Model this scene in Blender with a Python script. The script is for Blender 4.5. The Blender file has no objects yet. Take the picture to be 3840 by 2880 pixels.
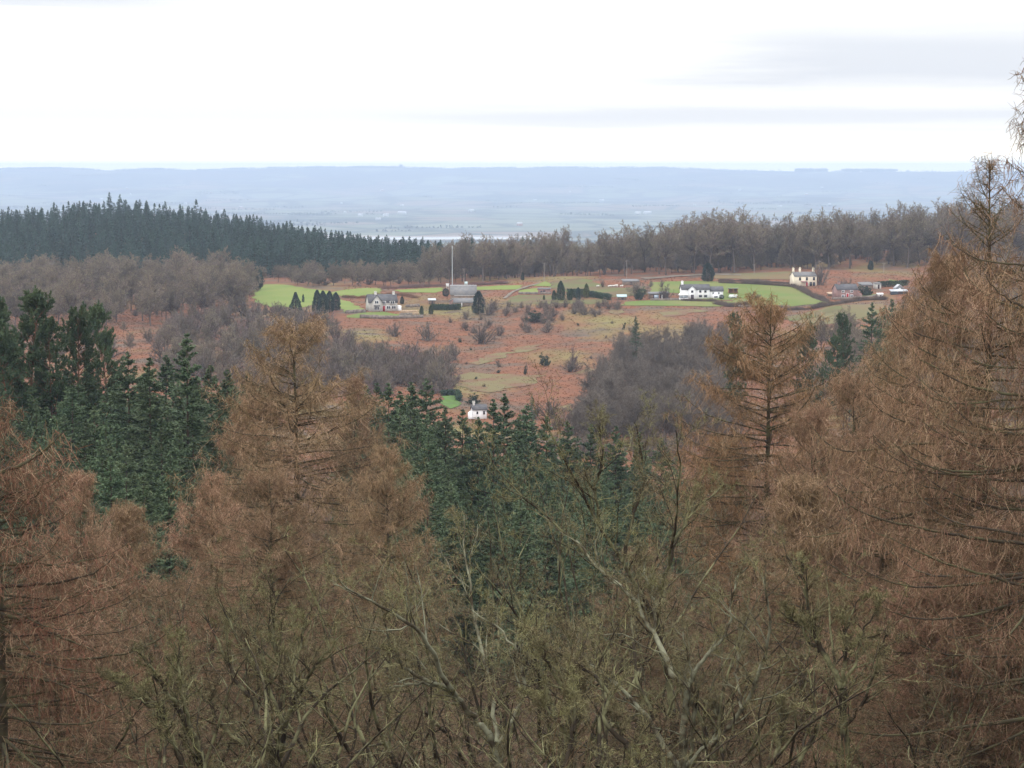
import bpy, bmesh, math, random
import numpy as np

random.seed(11)
RNG = np.random.default_rng(11)
scene = bpy.context.scene
COL = scene.collection
PI = math.pi

# ------------------------------------------------------------------ camera maths
FPX = 8661.0                      # focal length in photo pixels (3840 wide)
PITCH = math.atan(800.0 / FPX)
CP, SP = math.cos(PITCH), math.sin(PITCH)

def ray(px, py):
    a = (px - 1920.0) / FPX
    b = -(py - 1440.0) / FPX
    return np.array([a, CP + b * SP, -SP + b * CP])

def on_ray(px, py, d):
    r = ray(px, py)
    return r * (d / r[1])

# ------------------------------------------------------------------ terrain
US = np.array([-900, 0, 450, 900, 1300, 1700, 2200, 2700, 3200, 3700, 4700], float)
DS = np.array([-200, -20, 0, 20, 40, 60, 110, 160, 220, 300, 450, 600, 700, 800, 900, 1000, 1100, 1200, 1300, 1400, 1500, 1700,
               2200, 3500, 5000, 6300, 6700, 7150, 7300, 9500, 12500, 15000, 17000, 19000, 20000, 20800, 22500, 26000], float)
RIDGE_D = 20000.0
NEAR = [-3, -2, -2, -9, -17, -24, -33]
MID = {
    0:    [-35, -37, -42, -50, -55, -56, -55, -54, -54, -53, -47, -41, -37, -38, -60],
    450:  [-35, -38, -43, -51, -56, -57, -55.5, -54, -53.5, -53, -46, -37, -31, -32, -58],
    900:  [-36, -40, -46, -55, -59, -58, -56, -53.5, -51.5, -51, -47, -42, -39, -41, -70],
    1300: [-37, -42, -48, -58, -63, -60, -57, -54.5, -50, -50, -48, -50, -53, -57, -80],
    1700: [-37, -43, -49, -60, -66.5, -63.5, -58.5, -53.5, -49.3, -51.5, -52, -55, -59, -65, -90],
    2200: [-37, -43, -50, -60, -66, -62.5, -57, -50.5, -46.5, -47.5, -51, -55, -59, -64, -85],
    2700: [-37, -43, -49, -58, -62, -58.5, -55.5, -50.6, -45.3, -45, -46.5, -49, -53, -58, -80],
    3200: [-37, -43, -48, -55, -59, -57, -54.5, -50, -44.5, -42, -40, -40, -43, -50, -75],
    3700: [-36, -42, -46, -52, -56, -54, -51.5, -47.5, -42, -39, -36, -36, -41, -48, -75],
}
MID[-900] = MID[0]
MID[4700] = MID[3700]
RIDGE_PX = [-900, 0, 230, 420, 560, 740, 1060, 1400, 1700, 2100, 2500, 2750, 3000, 3300, 3840, 4700]
RIDGE_PY = [629, 631, 628, 638, 631, 636, 625, 623, 629, 625, 626, 637, 642, 643, 641, 640]

def _table():
    nu = 121
    us = np.linspace(-900, 4700, nu)
    ld = np.concatenate([np.linspace(-200, 30, 60)[:-1], np.exp(np.linspace(math.log(30), math.log(26000), 900))])
    cols = []
    for u in US:
        zr = (640 - np.interp(u, RIDGE_PX, RIDGE_PY)) / FPX * RIDGE_D
        far = [-125, -182, -197, -198.2, -199.4, -199.4, -197.2, -196.5, -192, -181, -118, -20, zr, zr - 6, -20, -120]
        z = np.array(NEAR + MID[int(u)] + far, float)
        zi = np.interp(ld, DS, z)
        k = np.ones(9) / 9                                   # round the kinks of the profile
        zp = np.concatenate([np.full(4, zi[0]), zi, np.full(4, zi[-1])])
        cols.append(np.convolve(zp, k, 'valid'))
    cols = np.array(cols)
    T = np.zeros((len(ld), nu))
    for i in range(len(ld)):
        T[i] = np.interp(us, US, cols[:, i])
    # the ridge line needs finer columns than the table above
    zr = (640 - np.interp(us, RIDGE_PX, RIDGE_PY)) / FPX * RIDGE_D
    zc = np.interp(us, US, np.interp(US, us, zr))
    w = np.exp(-((ld - RIDGE_D) / 1000.0) ** 2)[:, None]
    T += w * (zr - zc)[None, :]
    kk = np.ones(7) / 7
    for i in range(len(ld)):
        T[i] = np.convolve(np.concatenate([np.full(3, T[i, 0]), T[i], np.full(3, T[i, -1])]), kk, 'valid') if ld[i] < 9000 else T[i]
    return us, ld, T

_US, _LD, _T = _table()
_IDX = np.arange(len(_LD), dtype=float)

def ground_v(x, y):
    x = np.asarray(x, float); y = np.asarray(y, float)
    u = 1920 + FPX * x / np.maximum(y, 25.0)
    fu = np.clip((u - _US[0]) / (_US[1] - _US[0]), 0, len(_US) - 1.001)
    fd = np.clip(np.interp(y, _LD, _IDX), 0, len(_LD) - 1.001)
    iu = fu.astype(int); idd = fd.astype(int)
    a = fu - iu; b = fd - idd
    z = (_T[idd, iu] * (1 - a) * (1 - b) + _T[idd, iu + 1] * a * (1 - b) + _T[idd + 1, iu] * (1 - a) * b + _T[idd + 1, iu + 1] * a * b)
    # gentle natural unevenness
    m = np.clip((y - 350) / 250, 0, 1) * np.clip((1500 - y) / 200, 0, 1)
    z = z + m * (0.45 * np.sin(x / 17.0 + 0.7) * np.sin(y / 23.0 + 1.3) + 0.25 * np.sin(x / 9.1 + y / 13.7))
    m2 = np.clip((y - 11000) / 2500, 0, 1) * np.clip((19700 - y) / 1000, 0, 1)
    z = z + m2 * (14 * np.sin(x / 420 + 0.4) * np.sin(y / 610) + 8 * np.sin(x / 190 + y / 340))
    return z

def ground(x, y):
    return float(ground_v(np.array([x]), np.array([y]))[0])

def hit(px, py):
    """where the sight line through a photo pixel meets the ground"""
    r = ray(px, py); r = r / r[1]
    d = np.exp(np.linspace(math.log(25), math.log(25000), 6000))
    below = (r[2] * d) < ground_v(r[0] * d, d)
    i = int(np.argmax(below)) if below.any() else len(d) - 1
    lo, hi = d[max(i - 1, 0)], d[i]
    for _ in range(20):
        m = 0.5 * (lo + hi)
        if r[2] * m < ground(r[0] * m, m): hi = m
        else: lo = m
    return np.array([r[0] * hi, hi, ground(r[0] * hi, hi)])

def at(px, d):
    p = on_ray(px, 1440, d)
    return np.array([p[0], d, ground(p[0], d)])

# ------------------------------------------------------------------ objects
def tag(o, label=None, cat=None, group=None, kind=None):
    if label: o['label'] = label
    if cat: o['category'] = cat
    if group: o['group'] = group
    if kind: o['kind'] = kind
    return o

def link(o, parent=None):
    COL.objects.link(o)
    if parent is not None: o.parent = parent
    return o

def empty(name, loc=(0, 0, 0), rz=0.0, scale=(1, 1, 1)):
    o = bpy.data.objects.new(name, None)
    o.location = loc; o.rotation_euler = (0, 0, rz); o.scale = scale
    o.empty_display_size = 0.5
    return link(o)

def meshobj(name, me, parent=None, loc=None, rz=None):
    o = bpy.data.objects.new(name, me)
    if loc is not None: o.location = loc
    if rz is not None: o.rotation_euler = (0, 0, rz)
    return link(o, parent)

class MB:
    """collects vertices and faces with numpy; build() makes one mesh"""
    def __init__(self):
        self.v = []; self.f = {3: [], 4: []}; self.m = {3: [], 4: []}; self.n = 0
    def add(self, v, f, mat=0):
        v = np.asarray(v, float).reshape(-1, 3); f = np.asarray(f, int)
        self.v.append(v)
        k = f.shape[1]
        self.f[k].append(f + self.n); self.m[k].append(np.full(len(f), mat))
        self.n += len(v)
    def box(self, x0, x1, y0, y1, z0, z1, mat=0):
        v = [(x, y, z) for z in (z0, z1) for y in (y0, y1) for x in (x0, x1)]
        self.add(v, [(0, 2, 3, 1), (4, 5, 7, 6), (0, 1, 5, 4), (1, 3, 7, 5), (3, 2, 6, 7), (2, 0, 4, 6)], mat)
    def prism(self, poly, axis, a0, a1, mat=0):
        """poly: list of 2-D points; axis 'x' -> (y,z) profile, 'y' -> (x,z), 'z' -> (x,y)"""
        n = len(poly)
        def p(q, a):
            return {'x': (a, q[0], q[1]), 'y': (q[0], a, q[1]), 'z': (q[0], q[1], a)}[axis]
        v = [p(q, a0) for q in poly] + [p(q, a1) for q in poly]
        self.add(v, [(i, (i + 1) % n, (i + 1) % n + n, i + n) for i in range(n)], mat)
        base = self.n - 2 * n
        tri = []
        for off in (0, n):
            for i in range(1, n - 1):
                t = (off, off + i, off + i + 1)
                tri.append(t if off else t[::-1])
        self.f[3].append(np.array(tri) + base); self.m[3].append(np.full(len(tri), mat))
    def slab(self, p0, p1, p2, p3, t, mat=0):
        """a flat board with the four given upper corners and thickness t"""
        a = np.array([p0, p1, p2, p3], float)
        nrm = np.cross(a[1] - a[0], a[3] - a[0]); nrm /= np.linalg.norm(nrm)
        if nrm[2] < 0: nrm = -nrm
        b = a - nrm * t
        self.add(np.vstack([a, b]), [(0, 1, 2, 3), (7, 6, 5, 4), (0, 4, 5, 1), (1, 5, 6, 2), (2, 6, 7, 3), (3, 7, 4, 0)], mat)
    def tubes(self, P, Rr, sides, mat=0):
        P = np.asarray(P, float); N, K, _ = P.shape
        if N == 0: return
        T = np.gradient(P, axis=1)
        T /= np.linalg.norm(T, axis=2, keepdims=True) + 1e-9
        ref = np.where(np.abs(T[:, :1, 2:3]) > 0.9, np.array([1.0, 0, 0]), np.array([0, 0, 1.0]))
        A = np.cross(T, np.broadcast_to(ref, T.shape)); A /= np.linalg.norm(A, axis=2, keepdims=True) + 1e-9
        B = np.cross(T, A)
        ang = np.arange(sides) * 2 * PI / sides
        V = (P[:, :, None, :] + Rr[:, :, None, None] * (np.cos(ang)[None, None, :, None] * A[:, :, None, :] + np.sin(ang)[None, None, :, None] * B[:, :, None, :]))
        idx = np.arange(N * K * sides).reshape(N, K, sides)
        nx = np.roll(idx, -1, axis=2)
        q = np.stack([idx[:, :-1], nx[:, :-1], nx[:, 1:], idx[:, 1:]], axis=-1).reshape(-1, 4)
        self.add(V.reshape(-1, 3), q, mat)
    def leaves(self, C, A, B, mat=0):
        """pointed leaf quads: base C, axis A, half width vector B"""
        n = len(C)
        V = np.stack([C, C + 0.45 * A + B, C + A, C + 0.45 * A - B], axis=1)
        self.add(V.reshape(-1, 3), np.arange(4 * n).reshape(n, 4), mat)
    def spikes(self, C, A, B, mat=0):
        n = len(C)
        V = np.stack([C - B, C + B, C + A], axis=1)
        self.add(V.reshape(-1, 3), np.arange(3 * n).reshape(n, 3), mat)
    def build(self, name, mats, smooth=False):
        me = bpy.data.meshes.new(name)
        V = np.vstack(self.v)
        loops = []; start = []; mi = []; pos = 0
        for k in (3, 4):
            if not self.f[k]: continue
            F = np.vstack(self.f[k])
            loops.append(F.ravel()); start.append(pos + np.arange(len(F)) * k); pos += F.size
            mi.append(np.concatenate(self.m[k]))
        loops = np.concatenate(loops); start = np.concatenate(start); mi = np.concatenate(mi)
        me.vertices.add(len(V)); me.vertices.foreach_set('co', V.astype(np.float32).ravel())
        me.loops.add(len(loops)); me.loops.foreach_set('vertex_index', loops.astype(np.int32))
        me.polygons.add(len(start)); me.polygons.foreach_set('loop_start', start.astype(np.int32))
        me.polygons.foreach_set('material_index', mi.astype(np.int32))
        for m in (mats if isinstance(mats, (list, tuple)) else [mats]): me.materials.append(m)
        if smooth: me.polygons.foreach_set('use_smooth', np.ones(len(start), bool))
        me.update(calc_edges=True)
        return me

# ------------------------------------------------------------------ materials
def mat(name, col, rough=0.85, var=0.0, hue=0.0, noise=None, col2=None, spec=0.2, metallic=0.0, wave=None):
    """plain base colour + object-to-object variation + optional noise mottling towards col2"""
    m = bpy.data.materials.new(name); m.use_nodes = True
    nt = m.node_tree; N = nt.nodes; L = nt.links
    b = N['Principled BSDF']
    b.inputs['Roughness'].default_value = rough
    b.inputs['Specular IOR Level'].default_value = spec
    b.inputs['Metallic'].default_value = metallic
    rgb = N.new('ShaderNodeRGB'); rgb.outputs[0].default_value = (*col, 1)
    out = rgb.outputs[0]
    if noise:
        tc = N.new('ShaderNodeTexCoord')
        nz = N.new('ShaderNodeTexNoise'); nz.inputs['Scale'].default_value = noise[0]; nz.inputs['Detail'].default_value = 5
        L.new(tc.outputs['Object'], nz.inputs['Vector'])
        r = N.new('ShaderNodeMapRange'); r.inputs[1].default_value = noise[1]; r.inputs[2].default_value = noise[2]
        L.new(nz.outputs[0], r.inputs[0])
        mx = N.new('ShaderNodeMix'); mx.data_type = 'RGBA'
        L.new(r.outputs[0], mx.inputs[0]); L.new(out, mx.inputs[6]); mx.inputs[7].default_value = (*(col2 or col), 1)
        out = mx.outputs[2]
    if wave:
        tc = N.new('ShaderNodeTexCoord'); w = N.new('ShaderNodeTexWave'); w.bands_direction = wave[1]
        w.inputs['Scale'].default_value = wave[0]; w.inputs['Distortion'].default_value = 0.6
        L.new(tc.outputs['Object'], w.inputs['Vector'])
        mx = N.new('ShaderNodeMix'); mx.data_type = 'RGBA'
        r = N.new('ShaderNodeMath'); r.operation = 'MULTIPLY'; r.inputs[1].default_value = 0.35
        L.new(w.outputs[1], r.inputs[0]); L.new(r.outputs[0], mx.inputs[0]); L.new(out, mx.inputs[6])
        mx.inputs[7].default_value = (*[c * 0.55 for c in col], 1); out = mx.outputs[2]
    if var or hue:
        oi = N.new('ShaderNodeObjectInfo')
        hs = N.new('ShaderNodeHueSaturation')
        a = N.new('ShaderNodeMapRange'); a.inputs[3].default_value = 1 - var; a.inputs[4].default_value = 1 + var
        L.new(oi.outputs['Random'], a.inputs[0]); L.new(a.outputs[0], hs.inputs['Value'])
        f = N.new('ShaderNodeMath'); f.operation = 'MULTIPLY'; f.inputs[1].default_value = 7.31
        fr = N.new('ShaderNodeMath'); fr.operation = 'FRACT'
        L.new(oi.outputs['Random'], f.inputs[0]); L.new(f.outputs[0], fr.inputs[0])
        c = N.new('ShaderNodeMapRange'); c.inputs[3].default_value = 0.5 - hue; c.inputs[4].default_value = 0.5 + hue
        L.new(fr.outputs[0], c.inputs[0]); L.new(c.outputs[0], hs.inputs['Hue'])
        L.new(out, hs.inputs['Color']); out = hs.outputs[0]
    L.new(out, b.inputs['Base Color'])
    return m

EXPOSURE = 0.0
SKY_L, SKY_GRAD = 1.0, 2.0
HAZE_COL, HAZE_D = (0.60, 0.745, 1.0), 8.6e-5
# ------------------------------------------------------------------ camera, light, sky, air
cam_d = bpy.data.cameras.new('camera'); cam = bpy.data.objects.new('camera', cam_d); COL.objects.link(cam)
cam_d.sensor_width = 36.0; cam_d.lens = 36.0 * FPX / 3840.0
cam_d.clip_start = 0.5; cam_d.clip_end = 60000
cam.location = (0, 0, 0); cam.rotation_euler = (PI / 2 - PITCH, 0, 0)
scene.camera = cam
scene.view_settings.view_transform = 'Standard'; scene.view_settings.look = 'None'
scene.view_settings.exposure = EXPOSURE; scene.view_settings.gamma = 1.0
cy = scene.cycles
cy.max_bounces = 5; cy.diffuse_bounces = 3; cy.glossy_bounces = 2; cy.transmission_bounces = 2; cy.transparent_max_bounces = 8
cy.volume_bounces = 1
cy.use_denoising = True
cy.use_adaptive_sampling = False
cy.sample_clamp_indirect = 4.0

SUN_EL, SUN_AZ = math.radians(28), math.radians(215)     # weak disc behind the cloud, over the left shoulder
sun_d = bpy.data.lights.new('sun', 'SUN'); sun_d.energy = 0.6; sun_d.angle = math.radians(25); sun_d.color = (1.0, 0.95, 0.88)
sun = bpy.data.objects.new('sun', sun_d); COL.objects.link(sun)
sun.rotation_euler = (PI / 2 - SUN_EL, 0, PI - SUN_AZ)

w = bpy.data.worlds.new('World'); scene.world = w; w.use_nodes = True
nt = w.node_tree; N = nt.nodes; L = nt.links; N.clear()
def math_n(op, a, b=None, c=None):
    n = N.new('ShaderNodeMath'); n.operation = op
    for i, q in enumerate((a, b, c)):
        if q is None: continue
        if isinstance(q, (int, float)): n.inputs[i].default_value = q
        else: L.new(q, n.inputs[i])
    return n.outputs[0]
def ramp_n(v, a, b, c=0.0, d=1.0):
    n = N.new('ShaderNodeMapRange'); n.interpolation_type = 'SMOOTHSTEP'
    L.new(v, n.inputs[0])
    for i, q in enumerate((a, b, c, d)): n.inputs[i + 1].default_value = q
    return n.outputs[0]
tc = N.new('ShaderNodeTexCoord'); sp = N.new('ShaderNodeSeparateXYZ'); L.new(tc.outputs['Generated'], sp.inputs[0])
X, Y, Z = sp.outputs
az = math_n('ARCTAN2', X, Y)
cb = N.new('ShaderNodeCombineXYZ'); L.new(math_n('MULTIPLY', az, 5.0), cb.inputs[0]); L.new(math_n('MULTIPLY', Z, 75.0), cb.inputs[1])
nz = N.new('ShaderNodeTexNoise'); nz.inputs['Scale'].default_value = 1.0; nz.inputs['Detail'].default_value = 6; nz.inputs['Roughness'].default_value = 0.6
L.new(cb.outputs[0], nz.inputs['Vector'])
nzc = math_n('SUBTRACT', nz.outputs[0], 0.5)
Zw = math_n('ADD', Z, math_n('MULTIPLY', nzc, 0.016))
azw = math_n('ADD', az, math_n('MULTIPLY', nzc, 0.16))
def band(z, lo0, lo1, hi0, hi1): return math_n('MULTIPLY', ramp_n(z, lo0, lo1), ramp_n(z, hi0, hi1, 1.0, 0.0))
# grey streaks of thicker cloud low over the valley
s1 = math_n('MULTIPLY', band(Zw, .031, .041, .050, .070), ramp_n(azw, .045, .13))
s2 = math_n('MULTIPLY', math_n('MULTIPLY', band(Zw, .0165, .021, .0235, .0285), ramp_n(azw, -.10, .05)), .6)
s3 = math_n('MULTIPLY', math_n('MULTIPLY', band(Zw, .0085, .014, .0155, .0195), ramp_n(azw, -.32, -.12)), 0.6)
s4 = math_n('MULTIPLY', band(Zw, .066, .0715, .09, .11), ramp_n(azw, -.08, -.19))
s5 = math_n('MULTIPLY', ramp_n(Zw, .016, .004), 0.12)
up = ramp_n(Z, .09, .25)
nz2 = N.new('ShaderNodeTexNoise'); nz2.inputs['Scale'].default_value = 3.0; nz2.inputs['Detail'].default_value = 5
L.new(tc.outputs['Generated'], nz2.inputs['Vector'])
s6 = math_n('MULTIPLY', math_n('MULTIPLY', up, ramp_n(nz2.outputs[0], .45, .65)), 0.8)
s = math_n('MINIMUM', math_n('ADD', math_n('ADD', math_n('ADD', s1, s2), math_n('ADD', s3, s4)), math_n('ADD', s5, s6)), 1.0)
mx = N.new('ShaderNodeMix'); mx.data_type = 'RGBA'
L.new(s, mx.inputs[0]); mx.inputs[6].default_value = (1.055, 1.05, 1.04, 1); mx.inputs[7].default_value = (0.785, 0.81, 0.865, 1)
grad = math_n('MULTIPLY', math_n('ADD', math_n('MULTIPLY', math_n('MAXIMUM', Z, 0.0), SKY_GRAD), 1.0), SKY_L)   # overcast: brighter towards the zenith
sky = N.new('ShaderNodeTexSky'); sky.sky_type = 'NISHITA'; sky.sun_disc = False
sky.sun_elevation = SUN_EL; sky.sun_rotation = SUN_AZ
bg1 = N.new('ShaderNodeBackground'); L.new(sky.outputs[0], bg1.inputs[0]); bg1.inputs[1].default_value = 0.1
bg2 = N.new('ShaderNodeBackground'); gl = N.new('ShaderNodeMix'); gl.data_type = 'RGBA'; gl.blend_type = 'MULTIPLY'     # bright clear strip under the cloud at the horizon
L.new(ramp_n(Z, .024, .001), gl.inputs[0]); L.new(mx.outputs[2], gl.inputs[6]); gl.inputs[7].default_value = (2.1, 1.86, 1.36, 1)
L.new(gl.outputs[2], bg2.inputs[0]); L.new(grad, bg2.inputs[1])
ms = N.new('ShaderNodeMixShader'); ms.inputs[0].default_value = 0.94       # cloud cover
L.new(bg1.outputs[0], ms.inputs[1]); L.new(bg2.outputs[0], ms.inputs[2])
wo = N.new('ShaderNodeOutputWorld'); L.new(ms.outputs[0], wo.inputs[0])
w.cycles.sampling_method = 'MANUAL'; w.cycles.sample_map_resolution = 512

# haze: one box of even air round everything
hz = MB(); hz.box(-14800, 14800, -400, 25400, -206, 74)
hm = bpy.data.materials.new('haze_air'); hm.use_nodes = True
hn = hm.node_tree.nodes; hn.clear()
pv = hn.new('ShaderNodeVolumePrincipled'); ho = hn.new('ShaderNodeOutputMaterial')
pv.inputs['Color'].default_value = (*HAZE_COL, 1); pv.inputs['Density'].default_value = HAZE_D; pv.inputs['Anisotropy'].default_value = 0.0
hm.node_tree.links.new(pv.outputs[0], ho.inputs['Volume'])
haze = meshobj('haze', hz.build('haze', hm)); tag(haze, 'pale blue haze hanging over the wide valley', 'haze', kind='stuff')

# ------------------------------------------------------------------ ground sheet
def ground_material():
    m = bpy.data.materials.new('ground'); m.use_nodes = True
    nt = m.node_tree; N = nt.nodes; L = nt.links; b = N['Principled BSDF']
    b.inputs['Roughness'].default_value = 0.95; b.inputs['Specular IOR Level'].default_value = 0.1
    g = N.new('ShaderNodeNewGeometry'); s = N.new('ShaderNodeSeparateXYZ'); L.new(g.outputs['Position'], s.inputs[0])
    def nz(scale, detail=6, stretch=None, rough=0.55):
        n = N.new('ShaderNodeTexNoise'); n.inputs['Scale'].default_value = scale; n.inputs['Detail'].default_value = detail; n.inputs['Roughness'].default_value = rough
        if stretch:
            mp = N.new('ShaderNodeMapping'); mp.inputs['Scale'].default_value = stretch; L.new(g.outputs['Position'], mp.inputs[0]); L.new(mp.outputs[0], n.inputs['Vector'])
        else: L.new(g.outputs['Position'], n.inputs['Vector'])
        return n.outputs[0]
    def rmp(v, a, c):
        n = N.new('ShaderNodeMapRange'); L.new(v, n.inputs[0]); n.inputs[1].default_value = a; n.inputs[2].default_value = c; return n.outputs[0]
    def mix(f, a, c):
        n = N.new('ShaderNodeMix'); n.data_type = 'RGBA'
        if isinstance(f, float): n.inputs[0].default_value = f
        else: L.new(f, n.inputs[0])
        for i, q in ((6, a), (7, c)):
            if isinstance(q, tuple): n.inputs[i].default_value = (*q, 1)
            else: L.new(q, n.inputs[i])
        return n.outputs[2]
    # woodland litter close by
    litter = mix(rmp(nz(0.6), .4, .6), (0.035, 0.024, 0.015), (0.075, 0.043, 0.025))
    # bracken, dead grass and scrub on the slopes across the valley
    br = mix(rmp(nz(0.16, 8), .38, .62), (0.200, 0.083, 0.045), (0.140, 0.070, 0.042))
    br = mix(rmp(nz(0.03, 7, (1, .5, 1)), .5, .68), br, (0.185, 0.155, 0.062))
    br = mix(rmp(nz(0.05, 8, None, .65), .51, .64), br, (0.115, 0.088, 0.066))
    br = mix(rmp(nz(0.5, 5), .60, .80), br, (0.235, 0.125, 0.06))
    # patchwork of fields and hedges on the far plain and scarp
    v = N.new('ShaderNodeTexVoronoi'); v.inputs['Scale'].default_value = 1 / 330.0
    mp = N.new('ShaderNodeMapping'); mp.inputs['Scale'].default_value = (1, .55, 0); mp.inputs['Rotation'].default_value = (0, 0, .3)
    L.new(g.outputs['Position'], mp.inputs[0]); L.new(mp.outputs[0], v.inputs['Vector'])
    sc = N.new('ShaderNodeSeparateColor'); L.new(v.outputs['Color'], sc.inputs[0])
    fld = mix(sc.outputs[0], (0.125, 0.14, 0.09), (0.165, 0.17, 0.11))
    fld = mix(rmp(sc.outputs[1], .62, .7), fld, (0.17, 0.13, 0.09))
    v2 = N.new('ShaderNodeTexVoronoi'); v2.feature = 'DISTANCE_TO_EDGE'; v2.inputs['Scale'].default_value = 1 / 330.0
    L.new(mp.outputs[0], v2.inputs['Vector'])
    fld = mix(rmp(v2.outputs[0], .09, .03), fld, (0.06, 0.065, 0.045))
    fld = mix(rmp(nz(1 / 700.0, 7), .53, .6), fld, (0.035, 0.04, 0.028))       # woods
    zz = rmp(s.outputs[2], -75.0, -20.0)
    scarp = N.new('ShaderNodeMath'); scarp.operation = 'MULTIPLY'
    L.new(rmp(s.outputs[1], 16000.0, 17600.0), scarp.inputs[0]); scarp.inputs[1].default_value = 0.8
    sw = N.new('ShaderNodeMath'); sw.operation = 'MULTIPLY'; L.new(scarp.outputs[0], sw.inputs[0]); L.new(rmp(nz(1 / 900.0, 6), .36, .5), sw.inputs[1])
    fld = mix(sw.outputs[0], fld, (0.04, 0.04, 0.032))                           # hanging woods along the scarp
    c = mix(rmp(s.outputs[1], 330.0, 470.0), litter, br)
    c = mix(rmp(s.outputs[1], 1500.0, 2200.0), c, fld)
    L.new(c, b.inputs['Base Color'])
    return m

def build_ground():
    d = np.concatenate([np.linspace(-200, 24, 20), np.exp(np.linspace(math.log(28), math.log(560), 110)), np.arange(566, 1130, 5.0),
                        np.exp(np.linspace(math.log(1136), math.log(25000), 310))])
    t = np.concatenate([np.linspace(-0.55, -0.27, 24)[:-1], np.linspace(-0.27, 0.27, 230), np.linspace(0.27, 0.55, 24)[1:]])
    D, T = np.meshgrid(d, t, indexing='ij')
    Xg = T * np.maximum(D, 0) + T * np.clip(260 - D, 0, 460) * 1.2
    Zg = ground_v(Xg, D)
    V = np.stack([Xg, D, Zg], -1).reshape(-1, 3)
    n, k = D.shape
    i = np.arange(n * k).reshape(n, k)
    q = np.stack([i[:-1, :-1], i[:-1, 1:], i[1:, 1:], i[1:, :-1]], -1).reshape(-1, 4)
    m = MB(); m.add(V, q)
    o = meshobj('ground', m.build('ground', ground_material(), True))
    tag(o, 'wooded hills falling to a broad valley with a scarp beyond', 'ground', kind='structure')
build_ground()

# ------------------------------------------------------------------ river
def build_river():
    m = MB()
    xs = np.linspace(-3200, 110, 60)
    rn = np.interp(xs, [-3200, -600, 200, 3200], [6560, 6680, 6740, 6780])
    rf = rn + 300 + 50 * np.sin(xs / 310) + 35 * np.sin(xs / 97 + 1)
    rf = np.minimum(rf, 7230); rf = rn + (rf - rn) * np.clip((150 - xs) / 260, .12, 1)
    V = np.concatenate([np.stack([xs, rn, np.full_like(xs, -198.6)], 1), np.stack([xs, rf, np.full_like(xs, -198.6)], 1)])
    k = len(xs); q = [(i, i + 1, k + i + 1, k + i) for i in range(k - 1)]
    m.add(V, q)
    mt = mat('river_water', (0.35, 0.36, 0.36), rough=0.35, spec=0.6)
    o = meshobj('river', m.build('river', mt)); tag(o, 'pale strip of tidal river shining below the far hills', 'river', kind='structure')
    m2 = MB()
    V = np.concatenate([np.stack([xs, rf + 25, np.full_like(xs, -198.4)], 1), np.stack([xs, rf + 170 + 60 * np.sin(xs / 170), np.full_like(xs, -198.3)], 1)])
    m2.add(V, q)
    o = meshobj('mudflat', m2.build('mudflat', mat('mud', (0.36, 0.28, 0.22), rough=.5, noise=(0.004, .4, .6), col2=(.25, .2, .16))))
    tag(o, 'brown mudflat along the far bank of the river', 'mudflat', kind='structure')
build_river()
# ------------------------------------------------------------------ plant generators
def unit(v): return v / (np.linalg.norm(v, axis=-1, keepdims=True) + 1e-9)

def grow(rng, start, dirs, length, K, wig, up):
    """N polylines of K points; up: one value or K-1 values of vertical pull per step"""
    N = len(start); P = np.zeros((N, K, 3)); P[:, 0] = start; d = unit(np.array(dirs, float))
    up = np.broadcast_to(up, (K - 1,))
    st = (np.broadcast_to(length, (N,)) / (K - 1))[:, None]
    for i in range(K - 1):
        d = d + rng.normal(0, wig, (N, 3)); d[:, 2] += up[i]; d = unit(d)
        P[:, i + 1] = P[:, i] + d * st
    return P

def sample(P, Rr, s):
    """points, tangents, radii on every polyline at s[N,n] in 0..1"""
    N, K, _ = P.shape
    f = np.clip(s, 0, 0.9999) * (K - 1); i = f.astype(int); a = (f - i)[..., None]
    r = np.arange(N)[:, None]
    p0, p1 = P[r, i], P[r, i + 1]
    return p0 * (1 - a) + p1 * a, unit(p1 - p0), Rr[r, i] * (1 - a[..., 0]) + Rr[r, i + 1] * a[..., 0]

def spawn(rng, P, Rr, n, smin, smax, ang, sd, flat=0.0):
    N = len(P)
    s = smin + (smax - smin) * (np.arange(n)[None] + rng.uniform(0, 1, (N, n))) / n
    p, t, r = sample(P, Rr, s)
    q = rng.normal(0, 1, (N, n, 3)); q[..., 2] *= (1 - flat)
    side = unit(q - (q * t).sum(-1, keepdims=True) * t)
    a = np.radians(rng.normal(ang, sd, (N, n)))[..., None]
    d = t * np.cos(a) + side * np.sin(a)
    return p.reshape(-1, 3), d.reshape(-1, 3), r.ravel(), s.ravel()

def taper(r0, K, end=0.25):
    r0 = np.asarray(r0, float)
    return r0[:, None] * np.linspace(1, end, K)[None]

def shades(rng, n, cut=(.5, .8)):
    u = rng.uniform(0, 1, n)
    return [u < cut[0], (u >= cut[0]) & (u < cut[1]), u >= cut[1]]

class Proto:
    def __init__(self, parts, H, R): self.parts, self.H, self.R = parts, H, R

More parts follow.
